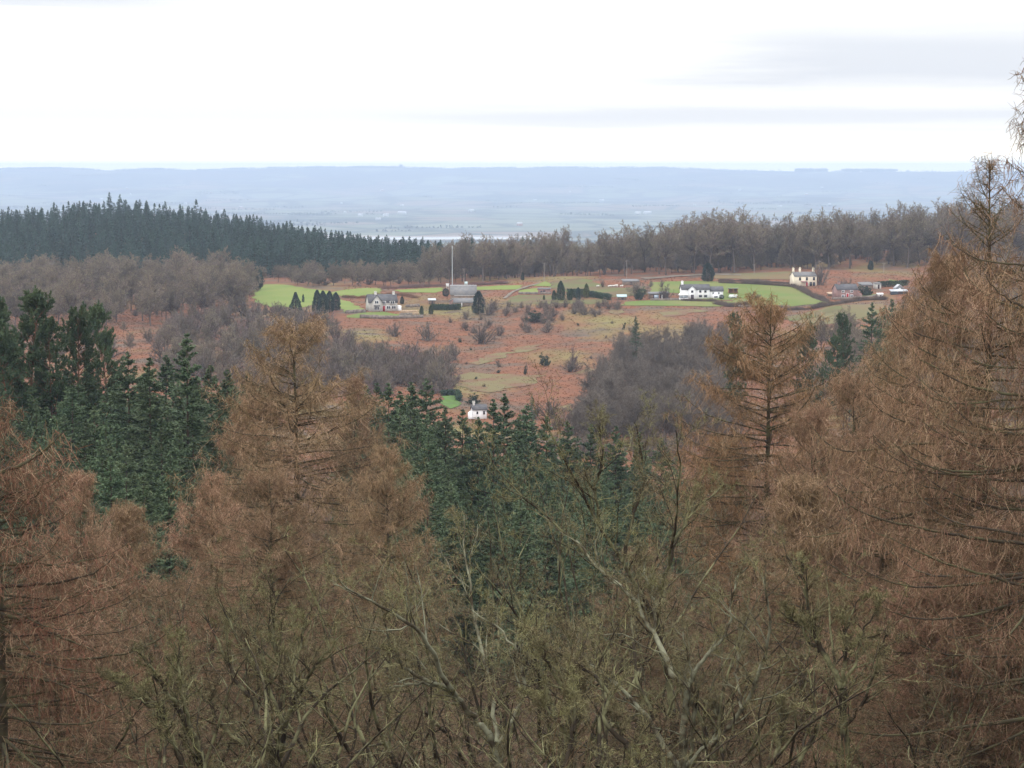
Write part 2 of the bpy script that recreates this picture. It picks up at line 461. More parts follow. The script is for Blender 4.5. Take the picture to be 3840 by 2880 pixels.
def gen_larch(seed, H, Rc, MT, nb=150, nsec=13, ntw=8, tw=1.0, bare_top=0.0, zb=0.16, thick=0.0035, droop=0.0, blunt=0.0):
    """winter larch: straight trunk, whorled limbs turned up at the ends, curtains of fine hanging twigs"""
    rng = np.random.default_rng(seed)
    K = 14
    tz = np.linspace(0, H, K); tr = np.interp(tz / H, [0, .05, .5, .85, 1], [.27, .21, .14, .05, .012]) * H / 24
    tp = np.stack([np.cumsum(rng.normal(0, .035, K)), np.cumsum(rng.normal(0, .035, K)), tz], 1)
    trunk = MB(); trunk.tubes(tp[None], tr[None], 9, 0)
    # limbs
    t = np.sort(rng.uniform(0, 1, nb) ** 0.9); t = np.clip(np.round(t * 46) / 46 + rng.normal(0, .008, nb), 0, .985)
    z = (zb + (1 - zb) * t) * H
    st = np.stack([np.interp(z, tz, tp[:, 0]), np.interp(z, tz, tp[:, 1]), z], 1)
    az = rng.uniform(0, 2 * PI, nb)
    el = np.radians(np.interp(t, [0, .35, .7, 1], [-14 - droop, -4 - droop, 14, 48]) + rng.normal(0, 7, nb))
    L = Rc * np.interp(t, [0, .15, .45, .75, .92, 1], [1.0, 1.04, .86 + .08 * blunt, .52 + .16 * blunt, .22 + .16 * blunt, .07 + .08 * blunt]) * rng.uniform(.72, 1.12, nb)
    d = np.stack([np.cos(az) * np.cos(el), np.sin(az) * np.cos(el), np.sin(el)], 1)
    KB = 10
    P = grow(rng, st, d, L, KB, .05, np.array([-.06, -.05, -.02, .02, .06, .10, .16, .22, .26]))
    R0 = np.interp(L, [.2, 2, 6], [.006, .026, .058])
    Rb = taper(R0, KB, .15)
    limbs = MB(); limbs.tubes(P, Rb, 5, 0)
    crown = MB()
    p, dd, r, s = spawn(rng, P, Rb, nsec, .12, 1.0, 62, 16, .65)
    Lp = np.repeat(L, nsec)
    keep = rng.uniform(0, 1, len(p)) < np.clip(Lp / 2.2 + .4, 0, 1)
    p, dd, r, s, Lp = p[keep], dd[keep], r[keep], s[keep], Lp[keep]
    Ls = (.22 + .24 * Lp * (1 - s) ** .7) * rng.uniform(.5, 1.2, len(p))
    P2 = grow(rng, p, dd, Ls, 6, .11, np.array([-.08, -.12, -.08, .02, .12]))
    R2 = taper(np.minimum(r * .6, .011) + .002, 6, .35)
    crown.tubes(P2, R2, 3, 0)
    # hanging and rising twigs
    p, dd, r, s = spawn(rng, P2, R2, ntw, .05, 1, 60, 25)
    pb, db, rb, sb = spawn(rng, P, Rb, ntw * 3, .1, 1, 70, 25)
    kb = rng.uniform(0, 1, len(pb)) < np.clip(np.repeat(L, ntw * 3) / 2.4 + .3, 0, 1)
    p = np.vstack([p, pb[kb]]); dd = np.vstack([dd, db[kb]])
    hang = rng.uniform(0, 1, len(p)) < .58
    dd = np.where(hang[:, None], dd * .55 + np.array([0, 0, -.75]), dd * .7 + np.array([0, 0, .5]))
    LT = np.where(hang, rng.gamma(2.2, .125, len(p)), rng.gamma(2, .10, len(p))) * tw + .06
    top = np.clip((p[:, 2] / H - .8) / .2, 0, 1)
    LT *= 1 - .35 * top
    k2 = rng.uniform(0, 1, len(p)) > bare_top * np.clip((p[:, 2] / H - .84) / .08, 0, 1)
    p, dd, LT, hang = p[k2], dd[k2], LT[k2], hang[k2]
    P3 = grow(rng, p, dd, LT, 4, .24, np.array([-.05, -.08, -.02]))
    R3 = taper(rng.uniform(.6, 1.35, len(p)) * thick, 4, .5)
    for j, sl in enumerate(shades(rng, len(P3))): crown.tubes(P3[sl], R3[sl], 3, 1 + j)
    return Proto([('trunk', trunk.build('larch_trunk', MT['larch_bark'], True)), ('limbs', limbs.build('larch_limbs', MT['larch_bark'], True)),
                  ('crown', crown.build('larch_crown', [MT['larch_branch'], MT['larch_twig'], MT['larch_twig_dark'], MT['larch_twig_pale']]))], H, Rc)

def gen_broadleaf(seed, H, MT, n=(6, 7, 7, 7, 5), spread=1.0, forkz=.36, rad=.17, wig=.16, tw=.0042, lean=0.0, split_limbs=True, bark='bark', twig='twig', dome=0.0, frac=(.37, .42, .44, .5), ang=(46, 50, 52, 55)):
    rng = np.random.default_rng(seed)
    LF = H * forkz * 1.25
    tr = grow(rng, np.zeros((1, 3)), np.array([[lean, lean * .4, 1.0]]), LF, 8, .05, .05)
    R0 = np.array([np.interp(np.linspace(0, 1, 8), [0, .1, 1], [rad * 1.35, rad, rad * .62])])
    trunk = MB(); trunk.tubes(tr, R0, 9, 0)
    m = n[0]
    s = np.sort(rng.uniform(.62, 1.0, m)); s[-1] = .999
    p, t, r = sample(tr, R0, s[None]); p = p[0]; r = r[0]
    az = np.arange(m) * 2.4 + rng.uniform(0, .9, m) + seed
    an = np.radians(rng.uniform(16, 46, m) * spread); an[-1] *= .35
    d = np.stack([np.cos(az) * np.sin(an), np.sin(az) * np.sin(an), np.cos(an)], 1)
    L1 = (H - p[:, 2]) / np.maximum(np.cos(an), .55) * rng.uniform(.82, 1.02, m)
    if dome:                                  # rounded crown: limbs reach an ellipsoid of that half width
        an = np.radians(rng.uniform(4, 82, m)); an[-1] = .1
        d = np.stack([np.cos(az) * np.sin(an), np.sin(az) * np.sin(an), np.cos(an)], 1)
        L1 = .76 / np.sqrt((np.sin(an) / dome) ** 2 + (np.cos(an) / (H - p[:, 2])) ** 2) * rng.uniform(.85, 1.0, m)
    P1 = grow(rng, p, d, L1, 12, wig * (.75 if not dome else .5), .035 if not dome else .02)
    k = (H * 1.0) / P1[:, :, 2].max()
    if not dome: P1[:, :, 2] = p[:, None, 2] + (P1[:, :, 2] - p[:, None, 2]) * np.clip((H - p[:, None, 2]) / (P1[:, :, 2].max() - p[:, None, 2] + 1e-6), .6, 1.25)
    R1 = taper(np.minimum(r * .78, rad * .55) * rng.uniform(.75, 1, m), 12, .14)
    limbs = []
    for i in range(m):
        b = MB(); b.tubes(P1[i:i + 1], R1[i:i + 1], 7, 0); limbs.append(b)
    crown = MB()
    P, Rr, Ls = P1, R1, L1
    Ks = [8, 6, 5, 4]; ups = [.05, .045, .03, .02]
    for lv in range(4):
        nn = n[lv + 1]
        p, d, r, s = spawn(rng, P, Rr, nn, .22 if lv == 0 else .12, 1.0, ang[lv], 14)
        Lc = np.repeat(Ls, nn) * frac[lv] * ((1.15 - .65 * s) if not dome else (1.08 - .30 * s)) * rng.uniform(.6, 1.15, len(p))
        if lv == 3: Lc = np.maximum(Lc, .12)
        P = grow(rng, p, d, Lc, Ks[lv], wig * (1 + .15 * lv), ups[lv])
        if dome and lv:                          # keep the rounded outline: no sprigs standing far out of it
            e = P[:, -1]; zf = tr[0, -1, 2] * .8; rr_ = np.clip(np.hypot(e[:, 0], e[:, 1]) / (dome * 1.12), 0, 1)
            kd = e[:, 2] < zf + (H - zf) * np.sqrt(1 - rr_ ** 2) * (1.0 + .05 * np.sin(3 * np.arctan2(e[:, 1], e[:, 0]) + seed)) + .25
            P, r, Lc = P[kd], r[kd], Lc[kd]
        Rr = taper(np.maximum(r * .62, tw), Ks[lv], .3 if lv < 3 else .4)
        if lv < 1: crown.tubes(P, Rr, 4, 0)
        else:
            for j, sl in enumerate(shades(rng, len(P), (.45, .8))): crown.tubes(P[sl], Rr[sl], 3, (1, 0, 2)[j])
        Ls = Lc
    H = float(np.percentile(np.vstack(crown.v)[:, 2], 98.5 if dome else 99.6))          # true height of the grown crown
    parts = [('trunk', trunk.build('tree_trunk', MT[bark], True))]
    if split_limbs:
        parts += [('limb', b.build('tree_limb', MT[bark], True)) for b in limbs]
    cm = crown.build('tree_crown', [MT[bark], MT[twig], MT[twig + '_pale']])
    parts.append(('crown', cm))
    if not split_limbs:
        one = MB(); one.tubes(tr, R0, 6, 0); one.tubes(P1, R1, 5, 0)
        for v, in ((crown,),):
            base = one.n
            for a in v.v: one.v.append(a); one.n += len(a)
            for kf in (3, 4):
                one.f[kf] += [f + base for f in v.f[kf]]; one.m[kf] += v.m[kf]
        return Proto([(None, one.build('bare_tree', [MT[bark], MT[twig], MT[twig + '_pale']]))], H, H * .4)
    return Proto(parts, H, H * .4)

def gen_spruce(seed, H, Rc, MT, nb=190, nsp=34, size=.34, single=False, needle='needle', ragged=.2, zb=.06, dead=0.0, wide_top=0.0):
    rng = np.random.default_rng(seed)
    K = 8; tz = np.linspace(0, H, K)
    tp = np.stack([np.zeros(K), np.zeros(K), tz], 1); tr = np.interp(tz / H, [0, .1, 1], [.2, .15, .015]) * H / 20
    trunk = MB(); trunk.tubes(tp[None], tr[None], 7, 0)
    t = np.sort(rng.uniform(0, 1, nb)) ** .85
    t = np.clip(np.round(t * 34) / 34 + rng.normal(0, .006, nb), 0, .995)
    z = (zb + (1 - zb) * t) * H
    az = rng.uniform(0, 2 * PI, nb)
    prof = np.interp(t, [0, .1, .3, .6, .85, 1], [.85, 1, .95, .62 + wide_top * .25, .27 + wide_top * .4, .03])
    L = Rc * prof * rng.uniform(1 - ragged * 1.6, 1 + ragged, nb)
    el = np.radians(np.interp(t, [0, .5, 1], [-22, -6, 40]) + rng.normal(0, 6, nb))
    d = np.stack([np.cos(az) * np.cos(el), np.sin(az) * np.cos(el), np.sin(el)], 1)
    st = np.stack([np.zeros(nb), np.zeros(nb), z], 1)
    P = grow(rng, st, d, L, 7, .04, np.array([-.06, -.04, 0, .05, .09, .1]))
    Rb = taper(np.interp(L, [.1, 3], [.008, .035]), 7, .2)
    crown = MB(); crown.tubes(P, Rb, 3, 0)
    p, dd, r, s = spawn(rng, P, Rb, nsp, .12, 1.02, 48, 14, .55)
    Ln = np.repeat(L, nsp)
    keep = rng.uniform(0, 1, len(p)) < np.clip(Ln / (Rc * .55) + .12, 0, 1) * (1 - dead)
    p, dd, Ln, s = p[keep], dd[keep], Ln[keep], s[keep]
    dd[:, 2] -= rng.uniform(.05, .55, len(p))
    ax = unit(dd) * (size * rng.uniform(.6, 1.5, len(p)) * (.55 + .5 * np.clip(Ln / Rc, 0, 1)))[:, None]
    side = unit(np.cross(ax, rng.normal(0, 1, (len(p), 3)) * .6 + np.array([0, 0, 1.0]))) * (size * .2 * rng.uniform(.7, 1.3, len(p)))[:, None]
    crown.leaves(p, ax, side, 1)
    # leader
    q = np.linspace(.93, 1.0, 30)[:, None] * np.array([0, 0, H]); a = rng.uniform(0, 2 * PI, 30)
    crown.leaves(q, np.stack([np.cos(a), np.sin(a), np.full(30, .9)], 1) * size * .5, np.stack([-np.sin(a), np.cos(a), a * 0], 1) * size * .1, 1)
    if single:
        trunk_v = crown; crown.tubes(tp[None], tr[None], 5, 0)
        return Proto([(None, crown.build('spruce', [MT['cone_bark'], MT[needle]]))], H, Rc)
    return Proto([('trunk', trunk.build('spruce_trunk', MT['cone_bark'], True)), ('crown', crown.build('spruce_crown', [MT['cone_bark'], MT[needle]]))], H, Rc)

def gen_pine(seed, H, MT, cz=.5, Rc=3.2, nl=34, tuft=26, size=.34, single=False, needle='pine_needle'):
    rng = np.random.default_rng(seed)
    tp = grow(rng, np.zeros((1, 3)), np.array([[0, 0, 1.0]]), H * .97, 10, .035, .03)
    tr = np.array([np.linspace(.2, .03, 10)]) * H / 20
    trunk = MB(); trunk.tubes(tp, tr, 7, 0)
    s = np.sort(rng.uniform(cz, .99, nl)); p, t, r = sample(tp, tr, s[None]); p = p[0]
    az = rng.uniform(0, 2 * PI, nl); tt = (s - cz) / (1 - cz)
    el = np.radians(np.interp(tt, [0, 1], [2, 55]) + rng.normal(0, 10, nl))
    L = Rc * np.interp(tt, [0, .25, .7, 1], [.75, 1, .8, .4]) * rng.uniform(.6, 1.15, nl)
    P = grow(rng, p, np.stack([np.cos(az) * np.cos(el), np.sin(az) * np.cos(el), np.sin(el)], 1), L, 7, .12, .06)
    Rb = taper(np.interp(L, [.3, 4], [.015, .07]), 7, .25)
    crown = MB(); crown.tubes(P, Rb, 4, 0)
    p, d, r, s2 = spawn(rng, P, Rb, 8, .3, 1.0, 48, 16)
    P2 = grow(rng, p, d, rng.uniform(.35, .95, len(p)), 4, .15, .12); R2 = taper(np.full(len(p), .012), 4, .5)
    crown.tubes(P2, R2, 3, 0)
    p, d, r, s3 = spawn(rng, P2, R2, tuft, .25, 1.05, 55, 22)
    d[:, 2] += .35
    ax = unit(d) * (size * rng.uniform(.6, 1.2, len(p)))[:, None]
    side = unit(np.cross(ax, rng.normal(0, 1, (len(p), 3)))) * (size * .13)
    crown.leaves(p, ax, side, 1)
    if single:
        crown.tubes(tp, tr, 5, 0)
        return Proto([(None, crown.build('pine', [MT['pine_bark'], MT[needle]]))], H, Rc)
    return Proto([('trunk', trunk.build('pine_trunk', MT['pine_bark'], True)), ('crown', crown.build('pine_crown', [MT['pine_bark'], MT[needle]]))], H, Rc)

def gen_bush(seed, H, Wd, MT, stems=16, n=(8, 8, 7), twig='scrub', tw=.012, leafy=0, leafmat='evergreen', leaf=.16):
    """many-stemmed rounded bush; leafy > 0 adds that many leaves"""
    rng = np.random.default_rng(seed)
    a = rng.uniform(0, 2 * PI, stems); an = np.radians(rng.uniform(5, 68, stems))
    d = np.stack([np.cos(a) * np.sin(an), np.sin(a) * np.sin(an), np.cos(an)], 1)
    L = 1 / np.sqrt((np.sin(an) / (Wd / 2)) ** 2 + (np.cos(an) / H) ** 2) * rng.uniform(.75, 1, stems)
    st = np.stack([rng.normal(0, Wd * .06, stems), rng.normal(0, Wd * .06, stems), np.zeros(stems)], 1)
    P = grow(rng, st, d, L, 8, .1, .02); Rr = taper(np.full(stems, tw * 3), 8, .3)
    m = MB(); m.tubes(P, Rr, 4, 0); Ls = L
    for lv, nn in enumerate(n):
        p, d, r, s = spawn(rng, P, Rr, nn, .2, 1, 48, 15)
        Lc = np.repeat(Ls, nn) * [.42, .45, .5][lv] * (1.15 - .6 * s) * rng.uniform(.6, 1.15, len(p))
        P = grow(rng, p, d, Lc, [6, 5, 3][lv], .16, .03); Rr = taper(np.maximum(r * .6, tw * .6), P.shape[1], .5); Ls = Lc
        m.tubes(P, Rr, 3, 0 if lv == 0 else 1)
    mats = [MT['bark'], MT[twig]]
    if leafy:
        i = rng.integers(0, len(P), leafy); s = rng.uniform(0, 1, (leafy, 1))
        c = P[i, 0] * (1 - s) + P[i, -1] * s
        ax = unit(rng.normal(0, 1, (leafy, 3)) + np.array([0, 0, .4])) * leaf * rng.uniform(.6, 1.3, (leafy, 1))
        m.leaves(c, ax, unit(np.cross(ax, rng.normal(0, 1, (leafy, 3)))) * leaf * .3, 2); mats.append(MT[leafmat])
    return Proto([(None, m.build('bush', mats))], H, Wd / 2)

def gen_column(seed, H, Wd, MT, n=5200, leaf=.22, shape='column', needle='cypress', single=True):
    """dense garden conifer: trunk, upright sprays of fine foliage filling the outline"""
    rng = np.random.default_rng(seed)
    trunk = MB(); trunk.tubes(np.array([[[0, 0, 0], [0, 0, H * .5], [0, 0, H * .97]]]), np.array([[Wd * .06, Wd * .045, .015]]), 6, 0)
    t = rng.uniform(0, 1, n) ** (.9 if shape == 'column' else 1.35); az = rng.uniform(0, 2 * PI, n)
    if shape == 'column': pr = np.interp(t, [0, .06, .3, .6, .85, 1], [.7, .9, 1, .85, .5, .04])
    elif shape == 'cone': pr = np.interp(t, [0, .05, .15, .6, 1], [.8, 1, .95, .5, .03])
    else: pr = np.sqrt(np.clip(1 - (t * 2 - .95) ** 2 / 1.12, 0, 1))                # round-headed
    lump = 1 + .14 * np.sin(az * 3 + t * 9 + seed) + .1 * np.sin(az * 5 - t * 17)
    rr = Wd / 2 * pr * lump * np.sqrt(rng.uniform(.35, 1, n))
    c = np.stack([np.cos(az) * rr, np.sin(az) * rr, (.03 + .95 * t) * H], 1)
    d = np.stack([np.cos(az) * .7, np.sin(az) * .7, np.full(n, .8 if shape != 'cone' else .15)], 1) + rng.normal(0, .35, (n, 3))
    ax = unit(d) * (leaf * rng.uniform(.6, 1.5, n))[:, None]
    m = MB(); m.leaves(c, ax, unit(np.cross(ax, rng.normal(0, 1, (n, 3)))) * leaf * .28, 1)
    nb = 60; tb = rng.uniform(.05, .9, nb); ab = rng.uniform(0, 2 * PI, nb)
    e = np.stack([np.cos(ab), np.sin(ab), np.full(nb, .5)], 1)
    st = np.stack([np.zeros(nb), np.zeros(nb), tb * H], 1)
    P = grow(rng, st, e, Wd * .4 * np.interp(tb, [0, .3, 1], [.9, 1, .2]), 4, .06, .08); m.tubes(P, taper(np.full(nb, .02), 4, .3), 3, 0)
    m.tubes(np.array([[[0, 0, 0], [0, 0, H * .5], [0, 0, H * .97]]]), np.array([[Wd * .06, Wd * .045, .015]]), 6, 0)
    return Proto([(None, m.build('garden_conifer', [MT['cone_bark'], MT[needle]]))], H, Wd / 2)

def put(proto, name, loc, H=None, rz=None, label=None, cat=None, group=None, sxy=None):
    """copy of a prototype standing at loc; H scales its height, sxy its width"""
    sz = (H / proto.H) if H else 1.0
    sx = sxy if sxy is not None else sz
    rz = random.uniform(0, 2 * PI) if rz is None else rz
    if proto.parts[0][0] is None:
        o = meshobj(name, proto.parts[0][1], None, loc, rz); o.scale = (sx, sx, sz)
    else:
        o = empty(name, loc, rz, (sx, sx, sz))
        for nm, me in proto.parts: meshobj(nm, me, o)
    return tag(o, label, cat, group)

def gen_traced(seed, d, paths, MT, bark='bark', n=(10, 7, 5, 4), tw=.0042, depth=1.6, lens=1.0):
    """a bare tree whose limbs follow given sight lines at distance d and wander in depth; fine twigs grown on them.
    paths: list of (radius_start, radius_end, [(px, py), ...]); the first one is the trunk"""
    rng = np.random.default_rng(seed)
    p0 = paths[0][2][0]; b = on_ray(p0[0], p0[1], d); g = ground(b[0], d); base = np.array([b[0], d, g])
    parts = []; Ps = []; Rs = []
    start_y = {}
    for k, (r0, r1, pts) in enumerate(paths):
        q = [on_ray(x, y, d) for x, y in pts]
        if k == 0: q = [np.array([b[0] + rng.normal(0, .1), d, g - .3])] + q
        q = np.array(q); key = min(start_y, key=lambda s: (s[0] - pts[0][0]) ** 2 + (s[1] - pts[0][1]) ** 2) if start_y else None
        y0 = start_y[key] if key and (key[0] - pts[0][0]) ** 2 + (key[1] - pts[0][1]) ** 2 < 900 else (rng.normal(0, depth * .2) if k else 0)
        s = np.concatenate([[0], np.cumsum(np.linalg.norm(np.diff(q, axis=0), axis=1))]); t = np.linspace(0, s[-1], 18)
        P = np.stack([np.interp(t, s, q[:, i]) for i in range(3)], 1)
        kk = np.array([.25, .5, .25])
        for i in range(3): P[1:-1, i] = np.convolve(P[:, i], kk, 'valid')
        slope = rng.normal(0, .45)
        yo = y0 + slope * t * (1 if k else .1) + np.cumsum(rng.normal(0, .03, 18))
        P *= ((d + yo) / P[:, 1])[:, None]
        P += rng.normal(0, .022, P.shape)
        for (x, yy) in pts:
            j = int(np.argmin(np.abs(P[:, 0] / P[:, 1] * FPX + 1920 - x) + np.abs(np.arange(18) * 0))) if False else None
        for m_, (x, yy) in enumerate(pts): start_y[(x, yy)] = float(np.interp(m_ / max(1, len(pts) - 1), np.linspace(0, 1, 18), yo))
        P = P - base; Rr = np.linspace(r0, r1, 18)
        mb = MB(); mb.tubes(P[None], Rr[None], 8, 0)
        parts.append(('trunk' if k == 0 else 'limb', mb.build('traced_limb', MT[bark], True)))
        if k == 0: P, Rr = P[9:], Rr[9:]; P = np.stack([np.interp(np.linspace(0, 8, 18), np.arange(9), P[:, i]) for i in range(3)], 1); Rr = np.interp(np.linspace(0, 8, 18), np.arange(9), Rr)
        Ps.append(P); Rs.append(Rr)
    P = np.array(Ps); Rr = np.array(Rs); Ls = np.linalg.norm(np.diff(P, axis=1), axis=2).sum(1)
    crown = MB(); Ks = [7, 6, 5, 4]
    for lv in range(4):
        p, dr, r, s = spawn(rng, P, Rr, n[lv], .15 if lv else .22, 1.0, (42, 52, 58, 60)[lv], 15)
        dr[:, 2] += (.25, .2, .15, .1)[lv]
        Lc = (np.clip(np.repeat(Ls, n[lv]) * .34, .5, 1.9) * lens if lv == 0 else np.repeat(Ls, n[lv]) * (.50, .50, .50)[lv - 1]) * (1.15 - .5 * s) * rng.uniform(.55, 1.15, len(p))
        if lv == 3: Lc = np.maximum(Lc, .10)
        P = grow(rng, p, dr, Lc, Ks[lv], .17, .06); Rr = taper(np.clip(r * .55, tw, .022), Ks[lv], .35); Ls = Lc
        if lv == 0: crown.tubes(P, Rr, 4, 0)
        else:
            for j, sl in enumerate(shades(rng, len(P), (.36, .56))): crown.tubes(P[sl], Rr[sl], 3, (1, 0, 2)[j])
    parts.append(('crown', crown.build('traced_crown', [MT[bark], MT['twig'], MT['twig_pale']])))
    return Proto(parts, 1, 1), base

MT = {
    'larch_bark': mat('larch_bark', (0.055, 0.042, 0.030), noise=(1.6, .42, .62), col2=(0.095, 0.088, 0.045), var=.1),
    'larch_branch': mat('larch_branch', (0.115, 0.075, 0.043), var=.15, noise=(.9, .4, .6), col2=(.105, .095, .05)),
    'larch_twig': mat('larch_twig', (0.350, 0.208, 0.135), var=.26, hue=.018, noise=(.45, .38, .62), col2=(0.30, 0.19, 0.105)),
    'larch_twig_dark': mat('larch_twig_dark', (0.145, 0.082, 0.05), var=.14, noise=(.5, .4, .6), col2=(.10, .07, .04)),
    'larch_twig_pale': mat('larch_twig_pale', (0.56, 0.38, 0.25), var=.12, noise=(.5, .4, .6), col2=(.35, .26, .15)),
    'bark': mat('bark', (0.040, 0.030, 0.019), noise=(1.7, .46, .60), col2=(0.185, 0.18, 0.095), var=.15),
    'bark_pale': mat('bark_pale', (0.062, 0.048, 0.030), noise=(2.6, .40, .58), col2=(0.25, 0.25, 0.17), var=.1),
    'twig': mat('twig', (0.085, 0.062, 0.034), noise=(.8, .4, .62), col2=(0.125, 0.112, 0.042), var=.18, hue=.01),
    'twig_pale': mat('twig_pale', (0.27, 0.225, 0.125), noise=(.8, .4, .62), col2=(0.33, 0.32, 0.15), var=.15),
    'brown_twig': mat('brown_twig', (0.15, 0.094, 0.060), noise=(.8, .4, .62), col2=(0.13, 0.096, 0.052), var=.18, hue=.012),
    'brown_twig_pale': mat('brown_twig_pale', (0.27, 0.19, 0.115), var=.15),
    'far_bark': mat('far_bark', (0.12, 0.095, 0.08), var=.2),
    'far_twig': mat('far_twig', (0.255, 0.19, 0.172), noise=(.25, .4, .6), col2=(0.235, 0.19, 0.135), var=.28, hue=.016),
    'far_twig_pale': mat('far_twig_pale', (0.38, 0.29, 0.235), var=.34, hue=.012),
    'cone_bark': mat('cone_bark', (0.07, 0.05, 0.036), var=.1),
    'needle': mat('needle', (0.072, 0.110, 0.058), var=.30, hue=.016, noise=(.7, .4, .65), col2=(0.122, 0.160, 0.085), rough=.7),
    'far_needle': mat('far_needle', (0.044, 0.080, 0.058), var=.32, hue=.012, rough=.75),
    'pine_bark': mat('pine_bark', (0.16, 0.085, 0.05), noise=(1.2, .4, .6), col2=(.09, .06, .04)),
    'pine_needle': mat('pine_needle', (0.062, 0.096, 0.055), var=.2, hue=.012, noise=(.6, .4, .62), col2=(0.085, 0.115, 0.055), rough=.7),
    'cypress': mat('cypress', (0.038, 0.072, 0.036), var=.15, noise=(.6, .4, .6), col2=(.06, .095, .04)),
    'blue_conifer': mat('blue_conifer', (0.026, 0.046, 0.036), var=.15, noise=(.6, .4, .6), col2=(.04, .066, .05)),
    'gold_conifer': mat('gold_conifer', (0.11, 0.135, 0.04), var=.1, noise=(.6, .4, .6), col2=(.08, .105, .03)),
    'evergreen': mat('evergreen', (0.042, 0.062, 0.034), var=.2),
    'scrub': mat('scrub', (0.215, 0.17, 0.145), var=.2, hue=.015, noise=(.5, .4, .6), col2=(.13, .11, .07)),
    'purple_twig': mat('purple_twig', (0.20, 0.135, 0.135), var=.15),
}
# ------------------------------------------------------------------ woods in front of the viewer
def top_place(px, py_top, d):
    p = on_ray(px, py_top, d); g = ground(p[0], d)
    return np.array([p[0], d, g]), p[2] - g

larch_big = gen_larch(101, 24, 5.6, MT, nb=230, nsec=20, ntw=12, bare_top=.9, thick=.0050)
larch_edge = gen_larch(107, 24, 6.0, MT, nb=190, nsec=17, ntw=11, bare_top=.3, thick=.0060, droop=4)
larches = [gen_larch(110 + i, 25, 4.4 + .35 * i, MT, nb=240, nsec=16, ntw=13, thick=.0054, tw=1.15, blunt=1.0) for i in range(4)]
MT2 = dict(MT)
MT2['larch_twig'] = mat('red_larch_twig', (0.35, 0.150, 0.105), var=.06, noise=(.55, .35, .65), col2=(.22, .12, .07))
MTG = dict(MT); MTG['larch_twig'] = mat('golden_larch_twig', (0.37, 0.21, 0.105), noise=(.45, .38, .62), col2=(.30, .175, .09))
larch_gold = gen_larch(141, 25, 5.2, MTG, nb=250, nsec=17, ntw=14, thick=.0056, tw=1.15, blunt=1.3)
larch_red = gen_larch(131, 22, 5.6, MT2, nb=150, nsec=15, ntw=9, thick=.0052)

def larch(proto, px, top, d, label, rz=None, wide=1.0):
    loc, H = top_place(px, top, d)
    return put(proto, 'larch_tree', loc, H, rz, label, 'larch', 'bare winter larches on the near slope', sxy=wide)

big_tree = larch(larch_big, 3706, 600, 62, 'tall bare larch with thin pointed top, its trunk close to the right edge', .4)
edge_tree = larch(larch_edge, 4020, 100, 52, 'largest larch, only its hanging branches reaching in past the right edge of the photo', 2.2)
red_tree = larch(larch_red, -15, 1500, 54, 'reddish larch cut off by the left edge of the photo, dark limbs sweeping right', 1.1)
larch(larch_gold, 2890, 1155, 104, 'golden brown larch with a single bright crown, right of the dark grey wood', 0.3, 1.25)
larch(larches[2], 1111, 1225, 108, 'broad russet larch between the left spruce stand and the middle spruces', 2.0, 1.5)
from mathutils import Matrix, Euler, Vector
def C(x0, y0, k, *pts): return [(x0 + x / k, y0 + y / k) for x, y in pts]
def larch_limbs(tree, d, seed, paths, MT, r=.05):
    """long old limbs of one larch, seen clearly in the photo: dark bough, side shoots, hanging twigs"""
    rng = np.random.default_rng(seed)
    inv = Matrix.LocRotScale(tree.location, tree.rotation_euler, tree.scale).inverted()
    iv = np.array(inv)
    for pts in paths:
        q = np.array([on_ray(x, y, d) for x, y in pts]); q[:, 2] += 0
        s = np.concatenate([[0], np.cumsum(np.linalg.norm(np.diff(q, axis=0), axis=1))]); t = np.linspace(0, s[-1], 26)
        P = np.stack([np.interp(t, s, q[:, i]) for i in range(3)], 1)
        for _ in range(2):
            for i in range(3): P[1:-1, i] = np.convolve(P[:, i], [.25, .5, .25], 'valid')
        P *= ((d + rng.normal(0, .3) + rng.normal(0, .3) * t) / P[:, 1])[:, None]; P += rng.normal(0, .012, P.shape)
        Rr = np.linspace(r * rng.uniform(.8, 1.15), .010, 26)
        m = MB(); m.tubes(P[None], Rr[None], 7, 0)
        p, dd, rr, ss = spawn(rng, P[None], Rr[None], int(t[-1] * 9), .1, 1, 62, 18, .4)
        P2 = grow(rng, p, dd, rng.uniform(.25, .9, len(p)), 6, .14, np.array([-.1, -.12, -.06, .05, .1])); R2 = taper(np.full(len(p), .009), 6, .4); m.tubes(P2, R2, 3, 1)
        p, dd, rr, ss = spawn(rng, P2, R2, 11, .05, 1, 60, 25)
        p2, d2, _, _ = spawn(rng, P[None], Rr[None], int(t[-1] * 40), .1, 1, 75, 20); p = np.vstack([p, p2]); dd = np.vstack([dd, d2])
        hang = rng.uniform(0, 1, len(p)) < .7
        dd = np.where(hang[:, None], dd * .5 + np.array([0, 0, -.8]), dd * .8 + np.array([0, 0, .4]))
        P3 = grow(rng, p, dd, np.where(hang, rng.gamma(2.2, .14, len(p)), rng.gamma(2, .08, len(p))) + .05, 4, .2, -.03); R3 = taper(rng.uniform(.0035, .0065, len(p)), 4, .5)
        for j, sl in enumerate(shades(rng, len(P3))): m.tubes(P3[sl], R3[sl], 3, 2 + j)
        for a in range(len(m.v)): m.v[a] = m.v[a] @ iv[:3, :3].T + iv[:3, 3]
        meshobj('limb', m.build('old_limb', [MT['larch_bark'], MT['larch_branch'], MT['larch_twig'], MT['larch_twig_dark'], MT['larch_twig_pale']], False), tree)
B = (2700, 1300, 1.843)
